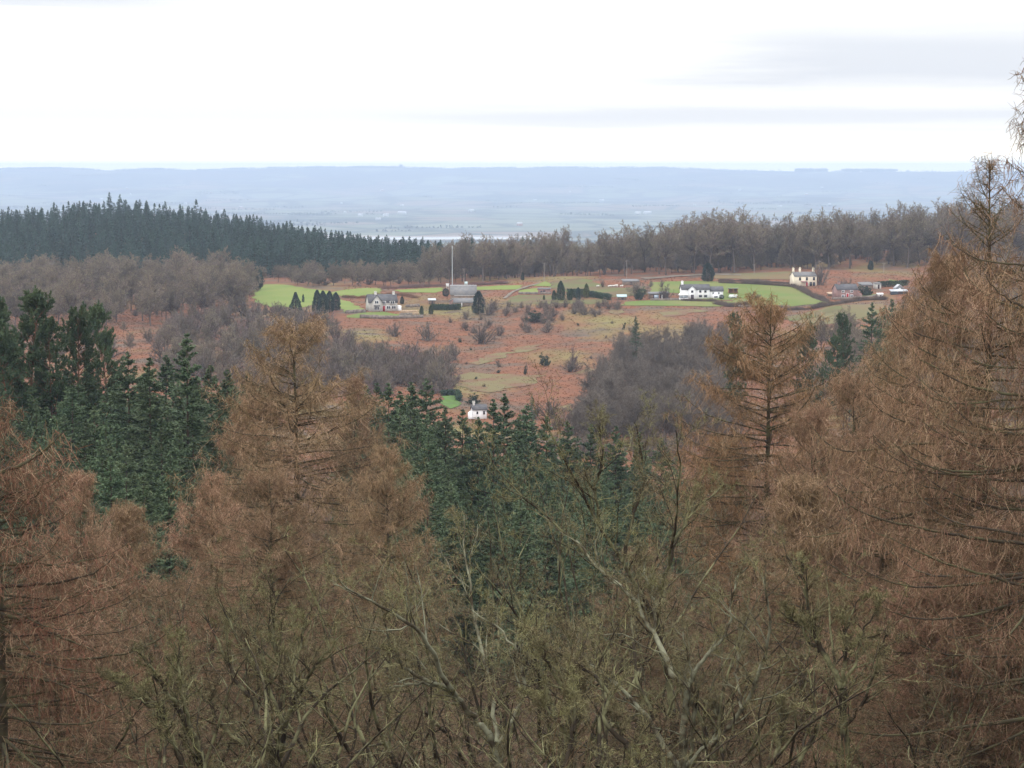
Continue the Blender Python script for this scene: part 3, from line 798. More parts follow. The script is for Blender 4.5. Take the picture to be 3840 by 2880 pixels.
larch_limbs(big_tree, 61.5, 31, [
    C(*B, (1850, 640), (1600, 680), (1400, 665), (1150, 700), (850, 730), (760, 700), (690, 620), (650, 570)),
    C(*B, (1850, 770), (1600, 850), (1300, 930), (1050, 1000), (900, 1010), (800, 960)),
    C(*B, (1850, 830), (1500, 900), (1300, 960), (1200, 1010)),
    C(*B, (1850, 1050), (1500, 1120), (1250, 1180), (1060, 1200), (880, 1270), (700, 1320), (580, 1315)),
    C(*B, (1850, 1420), (1600, 1460), (1400, 1500), (1200, 1480))], MT)
larch_limbs(edge_tree, 51, 32, [
    C(*B, (2440, 330), (2101, 345), (1880, 310), (1700, 270), (1560, 195), (1480, 130), (1380, 90)),
    C(*B, (2440, 1380), (2101, 1360), (1800, 1330), (1500, 1280), (1200, 1220), (1000, 1160), (880, 1090), (800, 1020), (740, 960)),
    C(*B, (2440, 1720), (2101, 1650), (1700, 1540), (1450, 1460), (1200, 1330), (1000, 1260), (860, 1185)),
    C(*B, (2440, 600), (2101, 610), (1900, 580), (1750, 540), (1650, 460), (1590, 390)),
    C(*B, (2440, -190), (2150, -250), (1980, -330), (1880, -420), (1830, -500))], MT)
Bl = (0, 1700, 1.406)
larch_limbs(red_tree, 53.5, 33, [
    C(*Bl, (-20, 700), (180, 695), (330, 680), (480, 640), (560, 590), (610, 530)), C(*Bl, (-20, 590), (200, 578), (340, 600)),
    C(*Bl, (-20, 1050), (180, 1075), (330, 1090), (480, 1085), (640, 1060), (760, 1030), (870, 960), (980, 860)),
    C(*Bl, (-20, 840), (150, 890), (280, 950), (420, 1010), (560, 1070)), C(*Bl, (-20, 1180), (200, 1185), (380, 1240), (600, 1350)),
    C(*Bl, (-20, 1335), (300, 1325), (560, 1330)), C(*Bl, (-20, 425), (120, 420), (220, 360)),
    C(*Bl, (-20, 110), (120, 60), (230, -10), (330, -110))], MT2)
lt = [
    (3560, 960, 88, 'brown larch whose crown merges with the left side of the tall pointed larch', 0, 1.0),
    (3390, 1180, 96, 'middle-sized brown larch below the little conifers right of the golden larch', 1, .95),
    (3200, 1430, 90, 'orange brown larch beside the golden larch, its top below the dark conifer pair', 2, .9),
    (3060, 1560, 84, 'low brown larch tucked under the right flank of the golden larch', 3, .85),
    (2720, 1640, 112, 'brown larch behind the left flank of the golden larch', 0, .85),
    (1335, 1440, 126, 'small orange larch spire on the right shoulder of the broad russet larch', 3, .7),
    (1440, 1690, 98, 'russet larch sloping down in front of the middle spruces', 1, .85),
    (950, 1500, 118, 'pale brown larch with ragged top on the left shoulder of the broad russet larch', 0, .9),
    (800, 1800, 92, 'tan larch in front of the foot of the left spruce stand', 1, .8),
    (1010, 1800, 82, 'larch with close orange twigs in front of the broad russet larch', 2, .95),
    (290, 1800, 80, 'yellowish brown larch standing before the left spruce stand', 3, .62),
    (470, 1900, 86, 'olive brown larch right of the yellowish larch at the foot of the spruces', 0, .7),
    (3000, 1800, 74, 'larch full of orange twigs below the golden larch', 0, .95),
    (3330, 1650, 76, 'larch with rusty hanging twigs left of the tall pointed larch', 1, 1.0),
    (3560, 1500, 80, 'larch mostly hidden behind the trunk of the tall pointed larch', 2, 1.0),
    (180, 2150, 64, 'reddish brown larch under the long dark limbs at the left edge', 3, .95),
    (3480, 2130, 60, 'rusty larch with weeping twigs at bottom right', 1, 1.0),
    (3780, 1950, 58, 'dark larch thick with hanging twigs in the bottom right corner', 0, 1.05),
    (2400, 2080, 92, 'brown larch glimpsed behind the left limbs of the pale forked tree', 2, .85),
]
for px, top, d, lab, k, wd in lt: larch(larches[k], px, top, d, lab, None, wd)

KW = dict(frac=(.40, .36, .36, .42), ang=(48, 58, 60, 60))
bl = [gen_broadleaf(201, 15, MT, n=(6, 6, 6, 5, 4), rad=.19, forkz=.40, tw=.0052, wig=.17, **KW),
      gen_broadleaf(202, 15, MT, n=(7, 6, 6, 5, 4), rad=.17, forkz=.34, spread=1.15, tw=.0052, wig=.18, **KW),
      gen_broadleaf(203, 15, MT, n=(5, 7, 6, 5, 4), rad=.20, forkz=.42, lean=.12, tw=.0052, wig=.17, **KW),
      gen_broadleaf(204, 15, MT, n=(9, 6, 5, 5, 4), rad=.17, forkz=.26, spread=.95, tw=.0052, wig=.14, **KW)]
brown_bl = [gen_broadleaf(211 + i, 15, MT, n=(6, 8, 7, 6, 5), rad=.15, forkz=.3, spread=1.1, tw=.0050, wig=.18, twig='brown_twig') for i in range(2)]
def mossy(px, top, d, label, k, wide=None):
    loc, H = top_place(px, top, d)
    return put(bl[k], 'mossy_tree', loc, H, None, label, 'tree', 'bare mossy broadleaf trees on the near slope', sxy=wide)
bt = [
    (2240, 1600, 68, 'bare tree with upright twig tips silhouetted against the middle spruces', 1, 1.0),
    (1760, 1760, 70, 'thin bare tree left of the slanting mossy limbs', 1, .9),
    (2160, 2040, 52, 'bare twiggy tree with a curved dark stem in the bottom middle', 3, 1.0),
    (1620, 1940, 58, 'bare tree with straight mossy limbs under the russet larch slope', 0, 1.0),
    (760, 2300, 47, 'dark bare tree with steep black limbs at bottom left', 0, .95),
    (480, 2420, 46, 'low bare tree with greenish twigs in the bottom left corner', 1, .9),
    (2820, 2080, 50, 'bare tree with a tall lichened stem right of the pale forked tree', 0, .95),
    (2000, 2450, 41, 'small bare tree with orange stained stem at the bottom edge', 1, .8),
]
for px, top, d, lab, k, wd in bt: mossy(px, top, d, lab, k, wd)


traced = [
 (51, 'bark_pale', 'big pale lichened tree with wide forked limbs, bottom centre right', 1.0, [
   (.15, .075, C(2100, 1800, 1.536, (700, 1659), (695, 1500), (720, 1380), (735, 1200))),
   (.075, .02, C(2100, 1800, 1.536, (735, 1200), (680, 1160), (600, 1060), (590, 950), (540, 880), (460, 750), (410, 650), (300, 570), (200, 500), (90, 340))),
   (.055, .015, C(2100, 1800, 1.536, (735, 1200), (800, 1050), (930, 920), (990, 800), (985, 640), (1030, 560), (1085, 500))),
   (.04, .012, C(2100, 1800, 1.536, (540, 880), (548, 790), (530, 650), (490, 560), (470, 430))),
   (.07, .018, C(2100, 1800, 1.536, (700, 1655), (850, 1540), (960, 1460), (1050, 1310), (1140, 1150), (1190, 980), (1210, 800), (1170, 560))),
   (.04, .012, C(2100, 1800, 1.536, (1050, 1310), (1010, 1110), (1040, 950), (1025, 850))),
   (.07, .018, C(2100, 1800, 1.536, (690, 1659), (600, 1540), (520, 1390), (440, 1280), (340, 1180), (180, 1070), (0, 970), (-160, 900))),
   (.045, .012, C(2100, 1800, 1.536, (745, 1640), (770, 1350), (745, 1040), (700, 880))),
   (.045, .012, C(2100, 1800, 1.536, (850, 1540), (905, 1420), (890, 1300)))]),
 (47, 'bark', 'bare tree with a crooked dark limb just left of the pale forked tree', 1.0, [
   (.13, .07, C(2100, 1800, 1.536, (520, 1700), (500, 1640), (380, 1520))),
   (.06, .015, C(2100, 1800, 1.536, (380, 1520), (260, 1410), (230, 1370), (290, 1270), (280, 1210), (220, 1150), (60, 1030), (-150, 940))),
   (.05, .012, C(2100, 1800, 1.536, (380, 1520), (300, 1360), (270, 1330))),
   (.05, .012, C(2100, 1800, 1.536, (30, 1650), (70, 1450), (90, 1260), (60, 1130), (-20, 1050))),
   (.04, .012, C(2100, 1800, 1.536, (70, 1450), (100, 1380), (60, 1230)))]),
 (58, 'bark', 'bare tree with long pale rising limbs in front of the middle spruces', 1.15, [
   (.14, .08, C(1500, 1500, 1.152, (1180, 1250), (1130, 1080), (1100, 950))),
   (.06, .012, C(1500, 1500, 1.152, (1100, 950), (1050, 850), (960, 700), (870, 560), (760, 350), (680, 200), (620, 80))),
   (.05, .012, C(1500, 1500, 1.152, (1100, 950), (1000, 840), (900, 760), (800, 660), (690, 560), (560, 440), (400, 290), (370, 170))),
   (.05, .012, C(1500, 1500, 1.152, (960, 700), (1000, 520), (1060, 350), (1040, 200), (1010, 90))),
   (.05, .012, C(1500, 1500, 1.152, (1100, 950), (1150, 750), (1190, 520), (1210, 300), (1190, 130))),
   (.045, .012, C(1500, 1500, 1.152, (1150, 750), (1200, 580), (1280, 460), (1400, 370))),
   (.045, .012, C(1500, 1500, 1.152, (870, 560), (840, 400), (880, 250), (860, 110)))]),
 (49, 'bark', 'bare tree with a dark rising limb left of the weeping larch twigs', 1.0, [
   (.14, .085, C(2800, 1900, 1.693, (620, 1680), (620, 1400), (600, 1150))),
   (.075, .018, C(2800, 1900, 1.693, (600, 1150), (560, 1050), (480, 930), (410, 760), (385, 600), (360, 450), (250, 310))),
   (.05, .012, C(2800, 1900, 1.693, (600, 1150), (635, 900), (630, 800), (670, 640), (740, 560))),
   (.05, .012, C(2800, 1900, 1.693, (620, 1400), (740, 1260), (820, 1050), (830, 930), (900, 800))),
   (.045, .012, C(2800, 1900, 1.693, (480, 930), (390, 860), (350, 760), (200, 660))),
   (.045, .012, C(2800, 1900, 1.693, (600, 1150), (690, 1000), (720, 820), (830, 640))),
   (.06, .015, C(2800, 1900, 1.693, (150, 1680), (215, 1480), (225, 1330), (210, 1220)))]),
 (52, 'bark_pale', 'bare tree with a long lichened bough slanting left, bottom middle', 1.0, [
   (.14, .085, C(1100, 1900, 1.6925, (1310, 1700), (1300, 1500), (1230, 1430))),
   (.075, .018, C(1100, 1900, 1.6925, (1230, 1430), (1130, 1320), (1040, 1210), (960, 1150), (780, 1120), (600, 1160))),
   (.065, .015, C(1100, 1900, 1.6925, (1040, 1210), (940, 1050), (880, 900), (800, 800), (700, 710), (560, 640), (430, 570), (280, 470))),
   (.05, .012, C(1100, 1900, 1.6925, (960, 1150), (830, 1100), (720, 1030), (640, 920), (590, 800), (570, 640))),
   (.055, .014, C(1100, 1900, 1.6925, (1300, 1500), (1270, 1250), (1210, 1000), (1170, 800), (1130, 620), (1090, 300), (1080, 60))),
   (.05, .012, C(1100, 1900, 1.6925, (1300, 1500), (1480, 1200), (1450, 1000), (1350, 790), (1130, 660)))]),
 (50, 'bark', 'bare tree with blackish twisting stem at the bottom edge, middle', 1.0, [
   (.13, .08, C(1100, 1900, 1.6925, (1710, 1700), (1730, 1560), (1745, 1450))),
   (.07, .015, C(1100, 1900, 1.6925, (1745, 1450), (1785, 1320), (1790, 1230), (1700, 1120), (1600, 970), (1560, 850))),
   (.05, .012, C(1100, 1900, 1.6925, (1745, 1450), (1660, 1340), (1560, 1250), (1460, 1210))),
   (.05, .012, C(1100, 1900, 1.6925, (1745, 1450), (1830, 1350), (1810, 1150), (1760, 900), (1740, 800))),
   (.05, .012, C(1100, 1900, 1.6925, (1940, 1650), (1935, 1380), (2010, 1250), (1990, 1180), (1930, 1060), (1840, 990), (1640, 890), (1350, 770)))]),
 (52, 'bark', 'large dark many-stemmed tree with fanned limbs at bottom left', 1.05, [
   (.15, .10, C(0, 1700, 1.406, (1475, 1680), (1470, 1600), (1440, 1560))),
   (.08, .016, C(0, 1700, 1.406, (1440, 1560), (1360, 1440), (1350, 1300), (1240, 1200), (1180, 1060), (1110, 900), (1060, 830))),
   (.075, .016, C(0, 1700, 1.406, (1470, 1600), (1500, 1450), (1540, 1340), (1600, 1200), (1690, 1090), (1800, 960))),
   (.07, .014, C(0, 1700, 1.406, (1440, 1560), (1260, 1520), (1140, 1400), (1090, 1320), (1000, 1180))),
   (.06, .014, C(0, 1700, 1.406, (1440, 1560), (1400, 1380), (1410, 1200), (1380, 1040), (1290, 860), (1250, 700))),
   (.06, .014, C(0, 1700, 1.406, (1470, 1600), (1480, 1380), (1490, 1180), (1440, 950), (1450, 780), (1530, 650))),
   (.055, .012, C(0, 1700, 1.406, (1500, 1450), (1430, 1250), (1330, 1110), (1260, 990), (1140, 760))),
   (.05, .012, C(0, 1700, 1.406, (1540, 1340), (1550, 1150), (1600, 950), (1640, 800)))]),
 (48, 'bark', 'dark bare tree with two black slanting stems at bottom left', 1.0, [
   (.12, .085, C(0, 1700, 1.406, (1090, 1690), (1060, 1600), (1020, 1500))),
   (.08, .018, C(0, 1700, 1.406, (1020, 1500), (960, 1380), (890, 1280), (840, 1200), (790, 1130), (740, 1050))),
   (.06, .014, C(0, 1700, 1.406, (960, 1680), (920, 1540), (880, 1430), (860, 1320), (770, 1300), (680, 1290))),
   (.05, .012, C(0, 1700, 1.406, (1020, 1500), (960, 1300), (940, 1130), (920, 1000))),
   (.045, .012, C(0, 1700, 1.406, (890, 1280), (800, 1350), (700, 1250), (560, 1180)))]),
]
for i, (d, bk, lab, ln, paths) in enumerate(traced):
    pr, base = gen_traced(230 + i, d, paths, MT, bk, lens=ln)
    put(pr, 'mossy_tree', base, None, 0.0, lab, 'tree', 'bare mossy broadleaf trees on the near slope')
for i, (px, top, d, lab) in enumerate([
    (1560, 2010, 74, 'brown twiggy tree behind the straight mossy limbs, below the russet larch'), (1820, 2080, 72, 'brown twiggy tree under the gap left of the middle spruces'),
    (2120, 2160, 66, 'brown twiggy tree behind the bare tree with the curved dark stem'), (2660, 2010, 70, 'brown twiggy tree behind the pale forked tree, below the golden larch'),
    (1330, 2130, 64, 'brown twiggy tree behind the grey lichened fork'), (820, 2120, 66, 'brown twiggy tree above the steep black limbs at bottom left'),
    (2950, 2090, 62, 'brown twiggy tree between the tall lichened stem and the dark rising limb'), (400, 2180, 62, 'brown twiggy tree right of the red larch limbs'),
    (2380, 2110, 76, 'brown twiggy tree seen through the crooked dark limb'), (3300, 2180, 58, 'brown twiggy tree left of the weeping larch twigs'), (1090, 2040, 80, 'brown twiggy tree at the foot of the broad russet larch'), (600, 2010, 84, 'brown twiggy tree below the tip of the left spruce stand'),
    (1950, 2300, 56, 'brown twiggy tree low in the bottom middle'), (2760, 2340, 52, 'brown twiggy tree low at the right of the pale forked tree'), (1180, 2330, 54, 'brown twiggy tree low in front of the many-stemmed tree'), (3560, 2330, 52, 'brown twiggy tree in the shade at bottom right')]):
    loc, H = top_place(px, top, d); put(brown_bl[i % 2], 'brown_tree', loc, H, None, lab, 'tree', 'brown twiggy trees on the near slope', sxy=1.05)
# unseen larches added on both sides of the frame to shade its lower half
for i, (t, d) in enumerate([(-.47, 36), (-.41, 50), (-.37, 64), (-.36, 80), (-.33, 96), (.48, 36), (.43, 48), (.39, 62), (.36, 78), (.34, 95), (-.65, 44), (.65, 44)]):
    put(larches[i % 4], 'larch_tree', np.array([t * d, d, ground(t * d, d)]), 22 + i % 3, None, 'unseen larch added beside the frame to shade the near slope', 'larch', 'unseen larches added for shade', sxy=1.3)
# thicket of thin stems and dead fern under the trees: nobody could count it
def thicket():
    rng = np.random.default_rng(5); n = 26000
    d = rng.uniform(26, 150, n); t = rng.uniform(-.30, .30, n)
    x = t * d; z = ground_v(x, d)
    st = np.stack([x, d, z], 1)
    dr = rng.normal(0, .45, (n, 3)); dr[:, 2] = 1
    m = MB(); m.tubes(grow(rng, st, dr, rng.gamma(3, .55, n), 5, .15, -.02), taper(rng.uniform(.004, .011, n), 5, .4), 3, 0)
    o = meshobj('undergrowth', m.build('undergrowth', mat('undergrowth', (.13, .072, .042), noise=(.4, .4, .6), col2=(.10, .08, .04))))
    tag(o, 'rusty brown undergrowth of thin stems below the near trees', 'undergrowth', kind='stuff')
thicket()

# ------------------------------------------------------------------ spruce stands down the slope
spr = [gen_spruce(301 + i, 20, 2.6 + .2 * (i % 3), MT, nb=260, nsp=90, size=.27, ragged=.2, wide_top=.25) for i in range(5)]
LEFT_TOP = ([-200, 0, 120, 300, 450, 560, 640, 700, 760, 850, 960, 1100, 1250, 1330], [1250, 1290, 1300, 1290, 1330, 1350, 1290, 1255, 1340, 1390, 1390, 1420, 1440, 1440])
MID_TOP = ([1300, 1400, 1480, 1540, 1600, 1640, 1690, 1750, 1850, 1900, 1960, 2050, 2150, 2300, 2500, 2700], [1440, 1440, 1460, 1430, 1425, 1470, 1545, 1580, 1590, 1480, 1500, 1570, 1600, 1610, 1640, 1680])
cell = {}
def free(x, y, r):
    k = (int(x // 6), int(y // 6))
    for i in (-1, 0, 1):
        for j in (-1, 0, 1):
            for q in cell.get((k[0] + i, k[1] + j), []):
                if (q[0] - x) ** 2 + (q[1] - y) ** 2 < r * r: return False
    cell.setdefault(k, []).append((x, y)); return True
def spruce(px, top, d, label, group, name='spruce_tree', k=None, wide=None):
    loc, H = top_place(px, top, d)
    k = random.randrange(5) if k is None else k
    if H < 6: return None
    return put(spr[k], name, loc, H, None, label, 'spruce', group, sxy=wide or H / 20 * random.uniform(1.05, 1.35))
named = [
    (700, 1255, 205, 'tallest dark spruce of the left stand, its point against the mauve scrub'),
    (560, 1345, 200, 'slim dark spruce in the gap between the pines and the tallest spruce'),
    (480, 1320, 212, 'blackish spruce just right of the pale green pine'),
    (1600, 1420, 262, 'dark pointed spruce left of the bright little lawn'),
    (1456, 1440, 250, 'spruce with dark leader standing left in the middle stand'),
    (1540, 1435, 255, 'spruce with blunt top between the two pointed ones of the middle stand'),
    (1890, 1478, 255, 'big bushy spruce right of the white house in the hollow'),
    (1850, 1500, 245, 'green spruce partly hiding the right end of the white house in the hollow'),
    (930, 1400, 215, 'dark spruce behind the left edge of the broad russet larch'),
    (790, 1372, 225, 'green spruce one right of the tallest in the left stand'), (850, 1388, 232, 'grey green spruce two right of the tallest in the left stand'),
    (880, 1450, 205, 'short spruce below the grey green one in the left stand'), (980, 1440, 222, 'spruce tip showing over the left shoulder of the broad russet larch'), (820, 1460, 195, 'leafy spruce low between the left stand and the broad russet larch'),
    (1320, 1462, 252, 'spruce tip showing over the right shoulder of the broad russet larch'), (1372, 1448, 262, 'leftmost free standing spruce of the middle stand'), (1412, 1440, 268, 'bushy spruce left of the one with the dark leader'), (1500, 1470, 240, 'low green spruce under the blunt topped one'),
    (1735, 1538, 250, 'spruce just left of the white house in the hollow'), (1792, 1566, 240, 'low spruce in front of the white house in the hollow'), (1670, 1530, 246, 'spruce below the vivid green lawn'),
    (1975, 1515, 262, 'spruce on the right flank of the big bushy one'), (2050, 1565, 262, 'spruce behind the tips of the long pale limbs'), (2130, 1580, 258, 'green spruce seen between two pale limbs'), (2215, 1592, 262, 'spruce right of the green one between pale limbs'), (2310, 1600, 258, 'spruce in front of the dark grey copse'), (2400, 1622, 262, 'rightmost spruce but one of the middle stand'), (2480, 1640, 258, 'rightmost spruce of the middle stand, towards the golden larch'),
]
for px, top, d, lab in named:
    loc, H = top_place(px, top, d); free(loc[0], loc[1], 3.2); spruce(px, top, d, lab, 'spruces in the plantation below', wide=H / 20 * 1.3)
count = 0
for tries in range(9000):
    if count >= 266: break
    side = random.random() < .5
    if side: px = random.uniform(-90, 1250); lo, hi = 150, 262
    else: px = random.uniform(1320, 2700); lo, hi = 165, 290
    d = random.uniform(lo, hi)
    x = at(px, d)
    if not free(x[0], x[1], 3.25): continue
    base = np.interp(px, *(LEFT_TOP if side else MID_TOP))
    f = (hi - d) / (hi - lo)
    top = base + 12 + f * (400 if side else 290) + random.uniform(0, 75)
    if not side and 1640 < px < 1730: top = max(top, 1530)
    if not side and 1745 < px < 1840: top = max(top, 1562)
    if top > np.interp(px, [0, 250, 450, 600, 700, 850, 1000, 1250, 1320, 1500, 1700, 2500, 2700], [1740, 1770, 1900, 2000, 1880, 1620, 1400, 1400, 1640, 1880, 2080, 2080, 1800]): continue
    if 960 < px < 1270: continue
    loc, H = top_place(px, top, d)
    if H > 25: top += (H - 24) / d * FPX
    if spruce(px, top, d, 'dark green spruce crowded among its neighbours in the %s stand' % ('left' if side else 'middle'), 'spruces crowded in the %s stand' % ('left' if side else 'middle')): count += 1

pines = [gen_pine(341 + i, 24, MT, cz=.45 + .05 * i, Rc=3.5, nl=76, tuft=52, size=.34) for i in range(3)]
for px, top, d, k, sx, lab in [
    (110, 1085, 236, 0, 1.0, 'spreading pine with layered crown, topmost at the left of the stand'),
    (-20, 1130, 238, 1, .85, 'pine cut off by the left edge of the photo'),
    (300, 1155, 244, 2, .8, 'dark rounded pine between the spreading pine and the pale green one'),
    (420, 1145, 250, 0, .75, 'pale green pine with open crown, rightmost of the pines'),
    (200, 1205, 232, 1, .8, 'lower pine bough mass right of the spreading pine'),
    (30, 1215, 226, 2, .8, 'lower dark pine under the spreading pine'),
    (2780, 1185, 395, 1, .8, 'lone bluish pine standing just left of the golden larch top'),
    (3005, 1215, 420, 2, .75, 'small dark pine just right of the golden larch top'),
    (3085, 1258, 415, 0, .75, 'dark pine low beside the golden larch, right of the smaller one'),
    (3185, 1185, 430, 1, .8, 'brownish conifer left of the dark conifer pair'),
]:
    loc, H = top_place(px, top, d)
    put(pines[k], 'pine_tree', loc, H, None, lab, 'pine', 'pines above the near woods', sxy=sx)
for px, top, d, lab in [(3270, 1135, 440, 'left one of the dark conifer pair below the pink house'), (3315, 1150, 445, 'right one of the dark conifer pair below the pink house'),
                        (3345, 1120, 470, 'dark conifer under the hedge of the right-hand cottages'), (3385, 1140, 465, 'bluish dark conifer at the edge of the brown larches'),
                        (2385, 1185, 690, 'thin leaning conifer alone on the bracken slope'), (1995, 1480, 560, 'rounded dark conifer right of the bushy spruces')]:
    loc, H = top_place(px, top, d)
    put(spr[random.randrange(5)], 'spruce_tree', loc, H, None, lab, 'spruce', 'single conifers across the valley', sxy=max(.5, H / 20 * 1.05))
# ------------------------------------------------------------------ fields, walls, hedges
def drape(name, pts, mtl, label, cat=None, lift=.14, step=5.0, kind='structure', jitter=.8):
    """a sheet following the ground inside an outline given by the photo's corners, set out on the real slope"""
    P = [hit(*p)[:2] for p in pts]
    rng = np.random.default_rng(len(name) + len(pts) + int(pts[0][0]))
    out = []
    for a, b in zip(P, P[1:] + P[:1]):
        n = max(1, int(np.linalg.norm(b - a) / step))
        for i in range(n): out.append(a + (b - a) * i / n + (rng.normal(0, jitter, 2) if i else 0))
    bm = bmesh.new()
    f = bm.faces.new([bm.verts.new((p[0], p[1], 0)) for p in out])
    bmesh.ops.triangulate(bm, faces=[f])
    for _ in range(6):
        e = [e for e in bm.edges if e.calc_length() > step]
        if not e: break
        bmesh.ops.subdivide_edges(bm, edges=e, cuts=1)
        bmesh.ops.triangulate(bm, faces=[f for f in bm.faces if len(f.verts) > 3])
    for v in bm.verts: v.co.z = ground(v.co.x, v.co.y) + lift
    bm.normal_update()
    for f in bm.faces:
        if f.normal.z < 0: f.normal_flip()
    me = bpy.data.meshes.new(name); bm.to_mesh(me); bm.free(); me.materials.append(mtl)
    me.polygons.foreach_set('use_smooth', [True] * len(me.polygons))
    o = meshobj(name, me)
    tag(o, label, cat, kind=kind)
    if name != 'grass_patch': FIELD_POLYS.append([tuple(p) for p in P])
    return o
FIELD_POLYS = []
def in_fields(x, y):
    for P in FIELD_POLYS:
        c = False; j = len(P) - 1
        for i in range(len(P)):
            if (P[i][1] > y) != (P[j][1] > y) and x < (P[j][0] - P[i][0]) * (y - P[i][1]) / (P[j][1] - P[i][1]) + P[i][0]: c = not c
            j = i
        if c: return True
    return False

GR = mat('meadow_grass', (0.135, 0.185, 0.034), noise=(.06, .38, .62), col2=(0.165, 0.195, 0.045), rough=.9)
GR2 = mat('lawn_grass', (0.105, 0.150, 0.026), noise=(.045, .38, .62), col2=(0.150, 0.155, 0.045), rough=.9)
GR3 = mat('rough_grass', (0.105, 0.115, 0.036), noise=(.06, .4, .6), col2=(0.125, 0.086, 0.044), rough=.95)
GR4 = mat('stubble', (0.165, 0.105, 0.052), noise=(.03, .4, .6), col2=(0.135, 0.118, 0.050), rough=.95)
GR5 = mat('bright_lawn', (0.085, 0.155, 0.03), noise=(.3, .4, .6), col2=(0.075, 0.125, 0.03), rough=.9)
TRK = mat('track', (0.20, 0.165, 0.135), noise=(.3, .4, .6), col2=(.14, .115, .085))
drape('field', [(945, 1100), (950, 1088), (998, 1067), (1057, 1068), (1133, 1078), (1200, 1088), (1245, 1098), (1245, 1128), (1190, 1140), (1120, 1155), (1010, 1152), (960, 1135)], GR, 'bright green pasture at the left end of the farm')
drape('field', [(1245, 1096), (1300, 1087), (1377, 1081), (1428, 1083), (1421, 1107), (1350, 1114), (1280, 1112)], GR, 'green strip of pasture behind the grey gabled house')
drape('field', [(1274, 1121), (1312, 1132), (1375, 1167), (1296, 1172), (1270, 1146)], GR, 'green wedge of grass left of the grey gabled house')
drape('field', [(1484, 1088), (1560, 1084), (1654, 1079), (1668, 1090), (1632, 1099), (1497, 1097)], GR, 'bright strip of grass left of the barn roof')
drape('field', [(1780, 1077), (1963, 1070), (1947, 1086), (1784, 1088)], GR, 'bright strip of grass right of the barn roof')
drape('field', [(1985, 1073), (2056, 1054), (2062, 1074)], GR, 'small triangle of grass above the stone shed')
drape('field', [(1950, 1089), (2018, 1081), (2018, 1098), (1947, 1100)], GR, 'small patch of grass left of the stone shed')
drape('field', [(1895, 1140), (1905, 1118), (1945, 1107), (2067, 1108), (2126, 1127), (2200, 1125), (2275, 1121), (2290, 1132), (2216, 1141)], GR3, 'pale lawn in front of the row of garden conifers')
drape('field', [(2066, 1082), (2081, 1054), (2171, 1044), (2225, 1053), (2275, 1075), (2335, 1082), (2420, 1076), (2430, 1105), (2300, 1115), (2216, 1112), (2150, 1100)], GR3, 'olive paddock behind the row of garden conifers')
drape('field', [(2433, 1060), (2500, 1056), (2632, 1054), (2700, 1058), (2906, 1069), (2989, 1079), (3056, 1121), (3114, 1137), (2958, 1151), (2767, 1151), (2745, 1125), (2560, 1122), (2545, 1100), (2440, 1098)], GR2, 'large green field around the white farmhouse')
drape('field', [(2325, 1146), (2345, 1133), (2470, 1127), (2540, 1124), (2640, 1128), (2760, 1130), (2762, 1150), (2500, 1148)], GR2, 'lawn below the white farmhouse')
drape('field', [(2680, 1045), (2690, 1027), (2978, 1018), (2978, 1050), (2800, 1048)], GR4, 'tan stubble field left of the cream cottage')
drape('field', [(2940, 1192), (3040, 1168), (3143, 1148), (3310, 1140), (3330, 1168), (3060, 1222), (2975, 1208)], GR4, 'brown rough pasture below the hedge')
drape('field', [(2945, 1190), (3143, 1149), (3165, 1160), (3060, 1190), (2960, 1206)], GR3, 'strip of green rough grass below the hedge', lift=.28)
drape('field', [(3332, 1046), (3420, 1071), (3344, 1066)], GR, 'small green triangle of grass above the right-hand cottages')
drape('field', [(3215, 1108), (3290, 1103), (3290, 1113), (3225, 1117)], GR2, 'little lawn right of the pink stone house')
drape('lawn', [(1655, 1487), (1716, 1483), (1718, 1525), (1690, 1534), (1662, 1520)], GR5, 'vivid green lawn beside the white house in the hollow')
drape('field', [(1300, 1184), (1380, 1172), (1440, 1170), (1480, 1178), (1580, 1184), (1560, 1192), (1440, 1196), (1300, 1192)], GR2, 'garden lawn in front of the grey gabled house')
GRP = mat('dead_grass', (0.15, 0.125, 0.055), noise=(.12, .42, .58), col2=(0.155, 0.085, 0.05), rough=.95)
for q in ([(1713, 1447), (1724, 1393), (1832, 1404), (2050, 1409), (2017, 1436), (1832, 1474)], [(1751, 1362), (1914, 1312), (2044, 1292), (2030, 1306), (1900, 1334), (1790, 1370)],
          [(2280, 1172), (2330, 1160), (2345, 1172), (2310, 1180)], [(2470, 1170), (2600, 1160), (2660, 1168), (2500, 1190)], [(2150, 1400), (2240, 1370), (2280, 1390), (2210, 1420)], [(2080, 1530), (2150, 1515), (2150, 1545), (2090, 1548)]):
    drape('grass_patch', q, GRP, 'olive patch of dead grass among the bracken', jitter=2.2)
drape('track', [(1895, 1122), (1926, 1098), (1978, 1078), (2025, 1064), (2022, 1062), (1970, 1076), (1918, 1096), (1885, 1120)], TRK, 'stony track climbing beside the grass', lift=.3, jitter=.2)
drape('track', [(2420, 1048), (2520, 1040), (2680, 1032), (2780, 1035), (2780, 1031), (2680, 1028), (2520, 1035), (2400, 1043)], TRK, 'pale forest track along the foot of the wood', lift=.3, jitter=.3)

